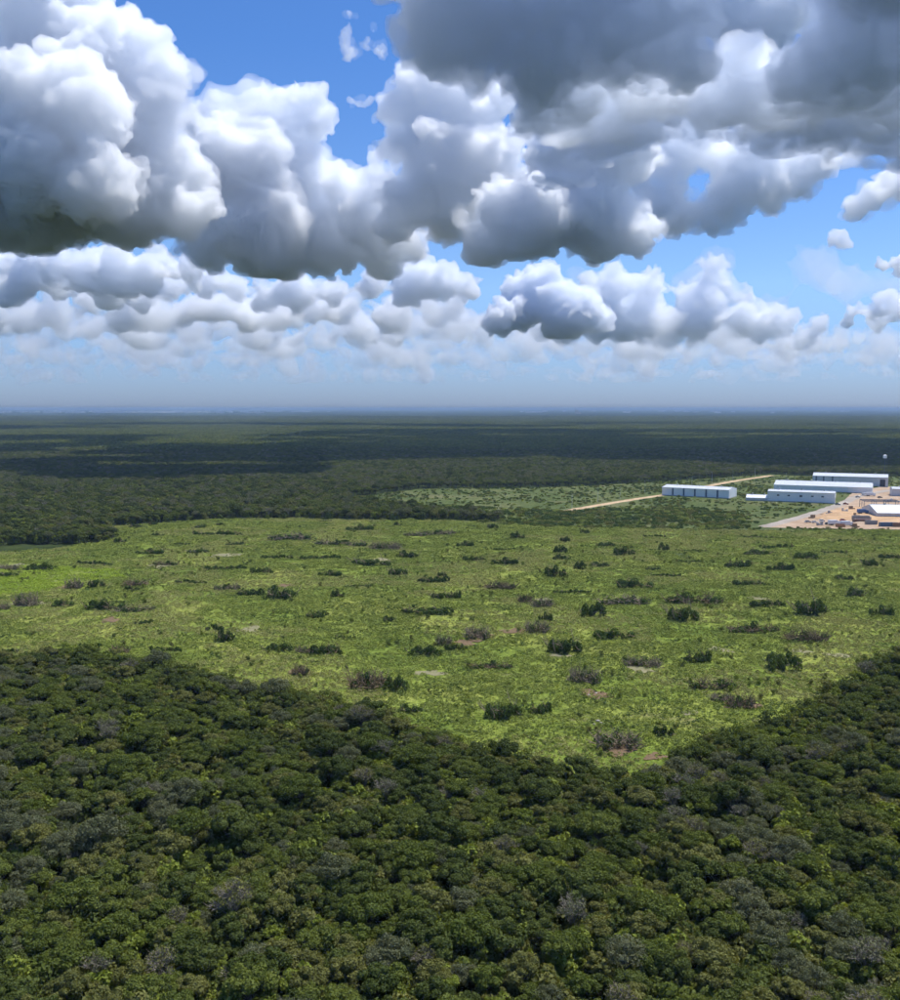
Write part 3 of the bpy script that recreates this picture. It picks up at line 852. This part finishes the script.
# scrub: leave the buildings free
BL = [(w1, yaw1, (b1 - w1).length, 24), (c2, R(-24), 54, 15), (c3, R(-25), 88, 34), (c4, R(-24), 72, 30), (c5, R(-20), 20, 16), (c6, R(-8), 44, 40), (c7, R(-18), 30, 16)]
def off_buildings(P, margin=4):
    k = np.ones(len(P), bool)
    for c, yw, a, b in BL:
        d = P - np.array(c[:2])
        u = d[:, 0] * math.cos(yw) + d[:, 1] * math.sin(yw)
        v = -d[:, 0] * math.sin(yw) + d[:, 1] * math.cos(yw)
        k &= ~((u > -margin) & (u < a + margin) & (v > -margin) & (v < b + margin))
    return k
P = P[off_buildings(P)]
SCRUBC = proto_collection('scrub_form', [merged_mesh('scrub_form', [(leaf_mesh('s', [(random.Random(s * 9 + j).uniform(-2.2, 2.2), random.Random(s * 7 + j).uniform(-2.2, 2.2), .8, 1.3, 1.3, 1.1) for j in range(6)],
                                                                                 420, .55, 500 + s, LEAF[l], .5), Matrix())]) for s, l in enumerate(('shrub', 'mid', 'shrub', 'olive', 'herb'))])
ib = inside(P, BELT)
scatter_object('clearing_scrub', np.c_[P, np.full(len(P), .05)], nr.uniform(.35, .8, len(P)) * np.where(ib, 1.5, .9), nr.uniform(0, 6.283, len(P)),
               nr.randint(0, 5, len(P)), SCRUBC, kind='stuff', label='green scrub around the warehouses and along the far side of the field', category='scrub')

# ------------------------------------------------------------------ vehicles and yard things
TYRE = plain('tyre', (.02, .02, .02), .9)
PAINT = {k: plain('paint_' + k, c, .25, var=.06, spec=.5) for k, c in {'white': (.78, .78, .77), 'silver': (.45, .46, .48), 'dark': (.04, .045, .055), 'red': (.35, .04, .03), 'yellow': (.62, .40, .05), 'blue': (.06, .13, .30)}.items()}
def car_meshes(col):
    body = MB().prism([(-2.2, .35), (2.2, .35), (2.25, .75), (1.3, .95), (-1.9, 1.0), (-2.25, .85)], -.88, .88).mesh('body', PAINT[col])
    cab = MB().prism([(-1.85, 1.0), (.95, .98), (.35, 1.5), (-1.45, 1.52)], -.76, .76).mesh('cabin', GLASS)
    top = MB().box(-1.4, .32, -.74, .74, 1.52, 1.58).mesh('roof', PAINT[col])
    return [('body', body), ('cabin', cab), ('roof', top)]
wheel = MB().tube((0, -.12, 0), (0, .12, 0), .34, .34, 10).mesh('wheel', TYRE)
bigwheel = MB().tube((0, -.16, 0), (0, .16, 0), .5, .5, 10).mesh('wheel', TYRE)
light = MB().box(-.03, .03, -.2, .2, -.1, .1).mesh('headlight', PAINT['white'])
def truck_meshes(col, box):
    return [('chassis', MB().box(-4.2, 3.6, -.5, .5, .6, .95).mesh('chassis', STEEL)),
            ('cab', MB().prism([(1.9, .6), (3.9, .6), (3.9, 1.7), (3.5, 2.7), (1.9, 2.75)], -1.2, 1.2).mesh('cab', PAINT[col])),
            ('windscreen', MB().prism([(3.905, 1.75), (3.93, 1.75), (3.57, 2.6), (3.53, 2.6)], -1.05, 1.05).mesh('windscreen', GLASS)),
            ('cargo_box', MB().box(-4.3, 1.7, -1.25, 1.25, .98, 3.4).mesh('cargo_box', PAINT[box]))]
def vehicle(px, py, yaw, kind, col, label, box='white'):
    p = at(px, py, .2)
    e = empty('parked_car' if kind == 'car' else 'box_truck', (p.x, p.y, .2), yaw, label=label, category=kind, group='vehicles parked in the industrial yard')
    for nm, m in (car_meshes(col) if kind == 'car' else truck_meshes(col, box)): obj(nm, m, e)
    for x in ((-1.35, 1.4) if kind == 'car' else (-3, -1.8, 2.8)):
        for y in ((-.8, .8) if kind == 'car' else (-1.0, 1.0)):
            o = obj('wheel', wheel if kind == 'car' else bigwheel, e); o.location = (x, y, .34 if kind == 'car' else .5)
    for y in (-.6, .6):
        o = obj('headlight', light, e); o.location = (2.24 if kind == 'car' else 3.92, y, .66 if kind == 'car' else 1.0)
vehicle(808, 522.5, .2, 'car', 'silver', 'silver car, leftmost of the row beside the gravel road')
vehicle(815, 523, -.1, 'car', 'white', 'white car next to the leftmost silver car beside the gravel road')
vehicle(822, 521.5, .3, 'car', 'white', 'white car parked on the edge of the orange sand')
vehicle(828, 524.5, 0, 'car', 'dark', 'dark car in the yard row below the orange sand')
vehicle(834.5, 525, .15, 'truck', 'white', 'white box truck in the row below the orange sand')
vehicle(847, 526, -.05, 'truck', 'white', 'large white truck at the right end of the parked row')
vehicle(843, 521, .4, 'car', 'red', 'red car parked above the white box trucks')
vehicle(838, 505, R(-30), 'car', 'dark', 'dark car on the gravel road near the boxy warehouse')
vehicle(846, 504.5, R(-20), 'car', 'red', 'dark red car beside the gravel road bend')
vehicle(863, 513.5, .1, 'truck', 'blue', 'blue and white truck standing on the orange sand', 'blue')
vehicle(871, 496, R(-10), 'truck', 'white', 'white truck in front of the tallest grey warehouse')
vehicle(858, 497.5, R(-20), 'car', 'silver', 'silver car in front of the low arched warehouse')
vehicle(880, 498, R(20), 'car', 'dark', 'dark car below the tallest grey warehouse')
# shipping containers
RIB = {k: sheet_metal('container_' + k, c, 3.0, .5) for k, c in {'grey': (.22, .22, .22), 'rust': (.22, .11, .07), 'white': (.7, .7, .68), 'blue': (.07, .12, .2)}.items()}
def container(px, py, yaw, col, label, ln=12.0):
    p = at(px, py, .2)
    e = empty('shipping_container', (p.x, p.y, .2), yaw, label=label, category='container', group='shipping containers in the yard')
    MB().box(.1, ln - .1, .05, 2.35, .1, 2.6).build('body', RIB[col], e)
    for x in (0, ln - .16):
        for y in (0, 2.24): MB().box(x, x + .16, y, y + .16, 0, 2.7).build('corner_post', STEEL, e)
    MB().box(ln - .1, ln - .03, .15, 1.18, .15, 2.5).build('door', RIB[col], e); MB().box(ln - .1, ln - .03, 1.22, 2.25, .15, 2.5).build('door', RIB[col], e)
    MB().box(.05, ln - .05, 0, 2.4, 2.6, 2.72).build('roof', RIB[col], e)
container(853, 519.5, R(-3), 'grey', 'dark grey shipping container left of the white roofed shed', 12)
container(854, 523.2, R(2), 'rust', 'rust brown shipping container in front of the grey one', 12)
container(866, 524.5, R(-2), 'grey', 'short grey container at the lower edge of the sand pad', 8)
container(880, 526.5, R(-2), 'blue', 'dark blue container below the white roofed shed', 12)
container(893, 526.8, R(-2), 'rust', 'brown container at the right edge below the white roofed shed', 12)
container(862, 495.5, R(-15), 'white', 'white container beside the low arched warehouse', 6)
# unfinished steel frame
def frame(px, py, yaw, nx, ny, sx, sy, h, label):
    p = at(px, py, .2)
    e = empty('steel_frame', (p.x, p.y, .15), yaw, label=label, category='steel frame')
    cm = MB().box(-.18, .18, -.18, .18, 0, h).mesh('column', BLUEG)
    for i in range(nx):
        for j in range(ny):
            o = obj('column', cm, e); o.location = (i * sx, j * sy, 0)
    for j in range(ny): MB().box(-.2, (nx - 1) * sx + .2, j * sy - .12, j * sy + .12, h - .5, h + .03).build('beam', BLUEG, e)
    for i in range(nx): MB().box(i * sx - .12, i * sx + .12, .13, (ny - 1) * sy - .13, h - .48, h - .02).build('beam', BLUEG, e)
frame(864, 509, R(-12), 4, 3, 9, 8, 6.5, 'unfinished dark steel frame of columns and beams behind the sand pad')
# earth heaps on the sand
def heap(name, px, py, r, h, mat, label, seed):
    p = at(px, py, .2)
    rnd = random.Random(seed)
    bm = bmesh.new(); bmesh.ops.create_grid(bm, x_segments=14, y_segments=14, size=r)
    for v in bm.verts:
        q = min(1, v.co.length / r)
        v.co.z = h * max(0, (1 - q) ** .8) * rnd.uniform(.85, 1.1) - .1
    m = bpy.data.meshes.new(name); bm.to_mesh(m); bm.free(); m.materials.append(mat)
    o = obj(name, m, None, (p.x, p.y, .2), label=label, category='earth heap')
    o.scale = (1.6, 1, 1)
heap('sand_heap', 838, 515, 7, 2.6, SAND, 'heap of orange sand in the middle of the yard', 1)
heap('sand_heap', 826, 518, 6, 2.0, SAND, 'low heap of orange sand near the gravel road', 2)
heap('rubble_heap', 860, 523, 6, 1.6, GRAVEL, 'grey rubble heap beside the containers', 3)
heap('sand_heap', 890, 521, 9, 1.8, SAND, 'broad orange sand bank below the white roofed shed', 4)
# stacks of blocks and pallets
STACKM = {'concrete blocks': plain('block_grey', (.42, .40, .37), .9), 'timber pallets': plain('pallet_wood', (.34, .23, .13), .9), 'bagged cement': plain('bag_white', (.66, .65, .60), .8), 'rusty pipes': plain('rusty_pipe', (.22, .10, .05), .8)}
for j, (px, py, kd, lb) in enumerate([(857, 516, 'timber pallets', 'beside the grey container'), (868, 519, 'concrete blocks', 'right of the grey container'), (829, 514, 'concrete blocks', 'at the upper edge of the sand'), (845, 511, 'bagged cement', 'above the middle of the sand'),
        (852, 509, 'timber pallets', 'near the steel frame'), (872, 523, 'rusty pipes', 'below the white roofed shed corner'), (820, 525, 'concrete blocks', 'in front of the parked cars'), (841, 527, 'rusty pipes', 'in front of the box trucks'),
        (812, 518, 'timber pallets', 'at the gravel road side'), (884, 510, 'concrete blocks', 'under the steel frame'), (890, 501, 'bagged cement', 'at the right edge of the yard'), (856, 527, 'timber pallets', 'below the right end of the trucks')]):
    rn = random.Random(40 + j); p = at(px, py, .2)
    e = empty('material_stack', (p.x, p.y, .2), rn.uniform(-.4, .4), label='stack of %s %s' % (kd, lb), category='stack', group='stacks of building material in the yard')
    for a in range(3):
        for b in range(rn.randint(1, 3)):
            if kd == 'rusty pipes': MB().tube((-3, a * .8 + b * .4, .4 + b * .68), (3, a * .8 + b * .4, .4 + b * .68), .38, .38, 8).build('pipe', STACKM[kd], e)
            else: MB().box(a * 1.55 - 2.3, a * 1.55 - .85, -.7, .7, b * .82, b * .82 + .78).build('block', STACKM[kd], e)
# lamp posts
def lamp_post(p, h, label):
    e = empty('lamp_post', p, random.Random(int(p.x)).uniform(0, 6), label=label, category='lamp post', group='slender posts around the warehouses')
    MB().tube((0, 0, 0), (0, 0, h), .16, .09, 8).build('pole', POLE, e)
    MB().tube((0, 0, h - .1), (1.8, 0, h + .3), .06, .05, 6).build('arm', POLE, e)
    MB().box(1.6, 2.5, -.16, .16, h + .22, h + .4).build('lamp_head', STEEL, e)
    MB().box(-.3, .3, -.3, .3, -.1, .25).build('base', CONC, e)
POLE = plain('galvanised_pole', (.5, .5, .5), .5)
for px, py, lb in [(572, 508, 'at the near end of the dirt road'), (598, 502, 'second along the dirt road'), (620, 499, 'third along the dirt road'), (645, 493, 'fourth, just left of the long white warehouse'),
                   (692, 487, 'behind the long white warehouse roof'), (712, 483, 'behind the right half of the long warehouse'), (733, 480, 'beside the far dirt road'), (755, 477.5, 'at the far bend of the dirt road'),
                   (786, 484, 'left of the tallest grey warehouse')]:
    lamp_post(at(px, py, .05), 11, 'slender grey lamp post ' + lb)
# water tank
p = at(884, 483.5)
wt = empty('water_tower', p, .3, label='white water tank on thin legs rising from the forest at the right', category='water tower')
zt = 27.0
for sx in (-1, 1):
    for sy in (-1, 1): MB().tube((sx * 2.2, sy * 2.2, 0), (sx * 1.5, sy * 1.5, zt), .14, .12, 6).build('leg', BLUEG, wt)
for z in (9, 18): MB().tube((-1.9, -1.9, z), (1.9, 1.9, z), .06, .06, 4).tube((-1.9, 1.9, z), (1.9, -1.9, z), .06, .06, 4).build('brace', BLUEG, wt)
tk = MB().tube((0, 0, zt), (0, 0, zt + 3.0), 1.9, 1.9, 16).build('tank', PAINT['white'], wt)
MB().tube((0, 0, zt + 3.0), (0, 0, zt + 3.7), 2.0, .3, 16).build('tank_roof', PAINT['white'], wt)

# ------------------------------------------------------------------ far town on the horizon
rnd = random.Random(5)
mb = MB()
for i in range(150):
    px = rnd.triangular(-40, 340, 120); D = rnd.uniform(15000, 23000)
    c = at_depth(px, 410, D)
    w, dd, h = rnd.uniform(40, 190), rnd.uniform(30, 90), rnd.uniform(8, 24)
    mb.box(c.x - w / 2, c.x + w / 2, D, D + dd, 0, h)
for i in range(14):
    D = rnd.uniform(16000, 19000); c = at_depth(rnd.uniform(110, 190), 410, D)
    mb.box(c.x - 220, c.x + 220, D, D + 260, 0, 12)
for i in range(26):
    px = rnd.uniform(500, 930); D = rnd.uniform(15000, 24000); c = at_depth(px, 410, D)
    w, h = rnd.uniform(40, 160), rnd.uniform(8, 20)
    mb.box(c.x - w / 2, c.x + w / 2, D, D + 60, 0, h)
mb.build('far_town', plain('town_white', (.78, .77, .74), .7, scale=.01), None, kind='stuff', label='pale low roofs of a far town along the horizon', category='town')
c = at_depth(577, 408, 13000)
tw = empty('far_tower', (c.x, 13000, 0), 0, label='tiny dark tower block standing above the horizon', category='tower')
MB().box(-22, 22, 0, 30, 0, 52).build('tower_block', CONC, tw)
MB().tube((-14, 15, 52), (-14, 15, 78), 4, 3, 8).build('stack', CONC, tw)
MB().box(22.5, 60, 0, 30, 0, 26).build('annex', CONC, tw)

# ------------------------------------------------------------------ clouds
def cloud_mat(dens, D=4000, an=.5, tint=1.0):
    m = bpy.data.materials.new('cloud_vapour'); m.use_nodes = True
    n = m.node_tree; n.nodes.clear()
    o = n.nodes.new('ShaderNodeOutputMaterial'); v = n.nodes.new('ShaderNodeVolumeScatter')
    v.inputs['Color'].default_value = (1, 1, 1, 1); v.inputs['Density'].default_value = dens; v.inputs['Anisotropy'].default_value = an
    f_ = min(1, D / 16000)
    ab = n.nodes.new('ShaderNodeVolumeAbsorption'); ab.inputs['Density'].default_value = dens
    ab.inputs['Color'].default_value = (1 - (.021 + .014 * f_) * tint, 1 - (.0125 + .009 * f_) * tint, .999, 1)  # blue of the air in between put into the vapour colour, stronger far off
    ad = n.nodes.new('ShaderNodeAddShader')
    n.links.new(v.outputs[0], ad.inputs[0]); n.links.new(ab.outputs[0], ad.inputs[1])
    n.links.new(ad.outputs[0], o.inputs['Volume'])
    m.cycles.homogeneous_volume = True
    return m
def ico(sub):
    bm = bmesh.new(); bmesh.ops.create_icosphere(bm, subdivisions=sub, radius=1)
    v = np.array([x.co[:] for x in bm.verts]); f = np.array([[q.index for q in p.verts] for p in bm.faces]); bm.free()
    return v, f
IV, IF = ico(2)
CT = {}
def ctex(size, depth, hard):
    k = (round(size, 1), depth, hard)
    if k not in CT:
        t = bpy.data.textures.new('billow', 'CLOUDS'); t.noise_scale = size; t.noise_depth = depth
        t.noise_basis = 'ORIGINAL_PERLIN'; t.noise_type = 'HARD_NOISE' if hard else 'SOFT_NOISE'
        CT[k] = t
    return CT[k]
BASE_Z = 700.0
def hull(sp, zb, vox, k, mat, noises, name, flat=True):
    """one closed skin round many puffs, roughened at several scales, without self-crossings"""
    V, Fc, o = [], [], 0
    for c, r in sp:
        V.append(IV * r + np.array(c)); Fc.append(IF + o); o += len(IV)
    V = np.concatenate(V); Fc = np.concatenate(Fc)
    if flat:
        low = V[:, 2] < zb
        V[low, 2] = zb - (zb - V[low, 2]) * .10
    m = bpy.data.meshes.new('tmp'); m.from_pydata(V.tolist(), [], Fc.tolist())
    ob = bpy.data.objects.new('tmp', m); COL.objects.link(ob)
    r = ob.modifiers.new('r', 'REMESH'); r.mode = 'VOXEL'; r.voxel_size = vox
    for s, st, dp, hard in noises:
        dm = ob.modifiers.new('d', 'DISPLACE'); dm.texture = ctex(s * k, dp, hard); dm.strength = st * k
        dm.mid_level = .3 if hard else .5; dm.texture_coords = 'GLOBAL'
    r = ob.modifiers.new('r', 'REMESH'); r.mode = 'VOXEL'; r.voxel_size = vox; r.use_smooth_shade = True
    dg = bpy.context.evaluated_depsgraph_get()
    m2 = bpy.data.meshes.new_from_object(ob.evaluated_get(dg))
    bpy.data.objects.remove(ob); bpy.data.meshes.remove(m)
    if flat:
        co = np.empty(len(m2.vertices) * 3, np.float32); m2.vertices.foreach_get('co', co); co = co.reshape(-1, 3)
        low = co[:, 2] < zb
        co[low, 2] = zb - (zb - co[low, 2]) * .35
        m2.vertices.foreach_set('co', co.ravel())
    m2.name = name
    m2.materials.clear(); m2.materials.append(mat)
    return m2
NTRI = 0
def cloud(label, lobes, D, dens, seed, base_z=BASE_Z, group=None, vpx=1.9, kids=(17, 8), deep=1.0, fringe=.22, flat=True, rough=1.0, world=None, tint=1.0):
    """lobes: (px, py, radius px[, depth]) - the depth follows from the height of the cloud base"""
    global NTRI
    rnd = random.Random(seed)
    k = D / F
    sp = []
    def add(c, r, lv):
        sp.append((c, r))
        if lv == 0: return
        for i in range(kids[2 - lv]):
            u = rnd.uniform(-.3, 1); a = rnd.uniform(0, 6.283); q = math.sqrt(max(0, 1 - u * u))
            add(c + Vector((q * math.cos(a), q * math.sin(a), u)) * r * .9, r * rnd.uniform(.14, .42), lv - 1)
    for c, r in (world or ()): add(Vector(c), r, 2)
    for l in lobes:
        DD = l[3] if len(l) > 3 else D + rnd.uniform(-.8, .8) * l[2] * k * deep
        c = at_depth(l[0], l[1], DD)
        add(c, l[2] * (DD / F) * .80, 2)
    vox = vpx * k
    m = hull(sp, base_z, vox, k, cloud_mat(dens, D, tint=tint), [(60 * rough, 36 * rough, 1, False), (22 * rough, 20 * rough, 1, True), (9 * rough, 12 * rough, 1, True), (4, 6, 1, True)], 'cumulus_cloud', flat)
    NTRI += 2 * len(m.polygons)
    o = obj('cumulus_cloud', m, None, label=label, category='cloud')
    if group: o['group'] = group
    if fringe:
        # thin ragged vapour round the dense body
        sp2 = []
        for c, r in sp:
            if r < 3 * k or r > 16 * k: continue
            for _ in range(2):
                dd_ = Vector((rnd.gauss(0, 1), rnd.gauss(0, 1), rnd.gauss(.1, .8))) * .62 * r
                sp2.append((c + dd_, r * rnd.uniform(.35, .85) + 1.5 * k))
        sp2 = sp2[:1600] or sp
        m = hull(sp2, base_z - 10, vox * 1.8, k, cloud_mat(dens * fringe, D, tint=tint), [(14, 20, 2, False), (5, 9, 2, False)], 'vapour_fringe', flat)
        NTRI += 2 * len(m.polygons)
        obj('vapour_fringe', m, o)
    return o
cloud('towering white cumulus with dark flat base at the left edge', [(35, 40, 66), (10, 110, 90), (122, 60, 50), (165, 88, 34), (150, 110, 40), (110, 140, 80), (60, 180, 85), (165, 175, 50), (60, -5, 50), (-70, 90, 120), (120, 205, 60), (-60, 190, 90), (20, 205, 75), (190, 215, 34), (70, 110, 75, 3600), (30, 160, 70, 3550), (100, 190, 50, 3550), (95, 50, 46, 3750)], 3850, .034, 1, tint=.6, fringe=.3, deep=.45)
cloud('white cumulus with grey underside left of centre', [(222, 130, 42), (262, 115, 32), (292, 102, 26), (316, 98, 20), (316, 126, 24), (255, 180, 66), (205, 205, 45), (300, 180, 45), (345, 185, 32), (376, 172, 22), (365, 215, 45), (405, 240, 30), (270, 235, 60), (330, 240, 50), (210, 248, 35), (385, 255, 30), (297, 128, 30)], 4750, .032, 2, tint=.6, fringe=.3, deep=.5)
cloud('bright white cumulus in the middle against the blue gap', [(440, 75, 30), (410, 80, 24), (398, 112, 24), (470, 110, 40), (430, 160, 45), (480, 160, 46), (505, 95, 26), (522, 130, 20), (450, 205, 50), (520, 195, 35), (398, 150, 24), (410, 195, 34), (400, 225, 30), (432, 108, 34), (455, 90, 26)], 4500, .030, 3, tint=.4, fringe=.3, deep=.5)
cloud('huge dark grey cloud overhead at the upper right', [(560, 10, 100, 2000), (650, 30, 90, 2000), (850, 50, 80, 2000), (910, 80, 105, 2050), (590, 100, 75, 2200), (650, 125, 66, 2250), (600, 165, 50, 2350), (740, 110, 66, 2250), (800, 140, 60, 2300), (850, 120, 75, 2300), (440, -10, 70, 1950), (480, 25, 60, 1950),
        (960, 130, 110, 2200), (640, -110, 130, 1800), (900, -110, 160, 1800), (520, -90, 110, 1850), (1040, 40, 130, 2000), (410, 12, 32, 1950), (575, 170, 45, 2450), (560, 205, 34, 2700), (870, 165, 60, 2450), (930, 175, 70, 2450)], 2050, .030, 4, tint=2.0, vpx=3.2, rough=2.4, fringe=.2)
cloud('bright white cloud showing through the gap in the overhead cloud', [(735, 20, 40), (770, 35, 34), (700, 10, 36), (750, -15, 40), (790, 10, 34), (850, 128, 16), (835, 120, 14)], 3300, .03, 17, base_z=900, fringe=0)
cloud('dark based grey cloud with bright shoulders right of centre', [(490, 240, 38), (540, 225, 50), (590, 220, 50), (630, 232, 36), (570, 160, 60), (620, 150, 50), (500, 210, 36), (600, 250, 30)], 4200, .038, 5, tint=.9, fringe=.22)
cloud('bright ragged cloud shoulder under the overhead cloud', [(650, 180, 30), (690, 150, 42), (730, 165, 40), (670, 210, 36), (715, 215, 26), (770, 190, 28), (800, 192, 14), (640, 215, 26), (700, 120, 34), (760, 140, 34), (765, 175, 40), (800, 170, 28), (735, 195, 36), (820, 150, 26)], 4900, .022, 12, rough=1.4, fringe=.22)
cloud('blue-grey cloud lump low in the middle', [(525, 302, 36), (500, 314, 24), (565, 312, 34), (600, 322, 18), (545, 286, 26)], 8600, .03, 6, fringe=0)
cloud('far bank of pale cumulus towers right of centre', [(712, 264, 18), (720, 283, 20), (692, 294, 24), (742, 296, 16), (765, 310, 14), (650, 285, 24), (615, 280, 20), (590, 288, 22), (780, 326, 18), (640, 315, 34), (752, 322, 24), (700, 318, 32), (820, 326, 14), (805, 340, 18), (600, 315, 24), (560, 325, 20)], 10500, .012, 7, fringe=0)
cloud('small white puff at the right edge above the far bank', [(883, 265, 11), (900, 262, 15), (915, 266, 14)], 7000, .03, 8, fringe=0)
cloud('tiny white cloud scrap in the blue gap at the right', [(830, 242, 9), (842, 245, 7)], 6000, .03, 9, fringe=0)
cloud('white topped cumulus low at the right edge', [(855, 310, 12), (875, 314, 18), (895, 310, 18), (848, 325, 12), (920, 316, 24), (880, 326, 16)], 9500, .02, 10, fringe=0)
cloud('ragged white cloud edge at the right under the dark cloud', [(875, 200, 20), (900, 185, 28), (850, 215, 10), (862, 206, 14), (925, 185, 34)], 4500, .03, 11, rough=1.4)
cloud('thin torn cloud shreds in the blue gap at the top', [(350, 14, 7), (347, 30, 9), (345, 46, 8), (352, 55, 6), (365, 44, 7), (380, 50, 8), (374, 30, 5)], 3000, .02, 13, vpx=1.4, flat=False, rough=.7)
cloud('small ragged white scrap beside the bright middle cumulus', [(350, 102, 8), (361, 106, 8), (370, 99, 6)], 4000, .02, 14, flat=False, rough=.6)
cloud('grey layer cloud under the big left cumulus', [(-20, 272, 36), (30, 272, 36), (75, 274, 32), (120, 268, 32), (150, 276, 28), (100, 256, 20), (165, 265, 24), (55, 264, 28), (190, 275, 22), (10, 290, 24), (60, 290, 22), (110, 288, 22)], 6300, .030, 15, fringe=0)
cloud('pale puffy cloud below the gap between the two left cumulus', [(170, 286, 26), (205, 284, 24), (140, 292, 24), (235, 290, 20), (265, 296, 20), (300, 294, 22), (335, 292, 22), (370, 290, 24), (410, 284, 26), (440, 280, 24), (470, 290, 20)], 7600, .022, 16, fringe=0)
# the far field of small cumulus that runs on to the horizon
rnd = random.Random(77)
FARW = ['left end', 'left', 'left of centre', 'middle', 'right of centre', 'right end']
nfar = 0
for row, (py, r0, D, dn, step, dy) in enumerate([(314, 25, 8200, .011, 66, 18), (333, 23, 10500, .006, 62, 16), (348, 20, 14000, .0028, 58, 13), (362, 16, 19000, .0020, 52, 10), (376, 12, 26000, .0012, 46, 7)]):
    x = -50 + 19 * row
    while x < 950:
        if (row == 0 and x > 455) or (row == 1 and x > 760): x += step; continue
        L = [(x + rnd.uniform(-1, 1) * step * .85, py - rnd.uniform(-.4, 1) * dy, r0 * rnd.choice((.25, .35, .5, .8)) * rnd.uniform(.85, 1.15)) for _ in range(17)]
        xz = min(5, max(0, int((x + 20) / 160)))
        cloud('small far cumulus in the %s row above the horizon, %s' % (['highest', 'second', 'third', 'fourth', 'lowest'][row], FARW[xz]), L, D, dn * rnd.uniform(.7, 1.4), 600 + nfar,
              group='far cumulus row %d, %s' % (row + 1, FARW[xz]), vpx=2.3 + .15 * row, fringe=0, kids=(9, 5), rough=.7, tint=.6)
        nfar += 1
        x += step * rnd.uniform(.8, 1.25)
cloud('broad pale veil of cloud behind the far cumulus rows', [(-80 + 20 * i + rnd.uniform(-9, 9), 322 + .00008 * (20 * i - 400) ** 2 + rnd.uniform(-16, 14), rnd.uniform(15, 26)) for i in range(46)], 15500, .0026, 91, base_z=900, vpx=3.1, fringe=0, kids=(5, 3), rough=.9)
cloud('thin milky veil behind the far cumulus towers at the right', [(590 + 26 * i + rnd.uniform(-10, 10), 292 + rnd.uniform(-30, 34), rnd.uniform(22, 36)) for i in range(15)], 13000, .0011, 93, base_z=900, vpx=3.4, fringe=0, kids=(6, 3), rough=1.2, tint=.5)
# long thin veil of cloud low over the horizon
cloud('long pale veil of cloud low over the whole horizon', [(-80 + 21 * i + rnd.uniform(-8, 8), 352 + rnd.uniform(-10, 9), rnd.uniform(13, 22)) for i in range(52)], 24000, .0014, 90, base_z=1000, vpx=3.1, fringe=0, kids=(5, 3), rough=.8)
cloud('faint lowest band of far cloud just above the horizon', [(-90 + 19 * i + rnd.uniform(-8, 8), 374 + rnd.uniform(-8, 10), rnd.uniform(9, 15)) for i in range(58)], 34000, .0009, 92, base_z=1000, vpx=3.1, fringe=0, kids=(5, 2), rough=.7)
# clouds higher than the frame, known from the shade they throw on the forest
for j, (x0, x1, y0, y1, zb) in enumerate([(-620, 190, 1240, 1640, 830), (690, 1250, 1430, 1700, 860), (-1500, -300, 1750, 2200, 1040), (-150, 420, 1800, 2250, 1060), (620, 1500, 1800, 2150, 1040), (-1600, -200, 2380, 2900, 1320), (100, 1700, 2400, 2900, 1330), (-2300, -1450, 3050, 3650, 1680), (250, 2300, 3050, 3650, 1680)]):
    rn = random.Random(800 + j)
    wl = []
    nx = max(3, int((x1 - x0) / 150)); ny = max(2, int((y1 - y0) / 170))
    for a in range(nx):
        for b in range(ny):
            if rn.random() < .06: continue
            r = rn.uniform(95, 150)
            wl.append(((x0 + (a + rn.uniform(.1, .9)) / nx * (x1 - x0), y0 + (b + rn.uniform(.1, .9)) / ny * (y1 - y0), zb + rn.uniform(.1, .7) * r), r))
    cloud('cloud overhead beyond the top of the picture that shades the forest', [], (y0 + y1) / 2, .04, 700 + j, base_z=zb, group='clouds above the picture', vpx=9, fringe=0, kids=(6, 3), world=wl)
print('CLOUD TRIS', NTRI, round(time.time() - T0, 1))
# ------------------------------------------------------------------ haze
hm = bpy.data.materials.new('haze_air'); hm.use_nodes = True
n = hm.node_tree; n.nodes.clear()
o_ = n.nodes.new('ShaderNodeOutputMaterial'); pv = n.nodes.new('ShaderNodeVolumePrincipled')
pv.inputs['Color'].default_value = (.42, .56, .76, 1); pv.inputs['Density'].default_value = 7e-5; pv.inputs['Anisotropy'].default_value = 0
n.links.new(pv.outputs[0], o_.inputs['Volume'])
hm.cycles.homogeneous_volume = True
MB().box(-G - 500, G + 500, -2500, G + 500, -1, 89).build('haze', hm, None, kind='stuff', label='thin blue haze over the plain', category='haze')
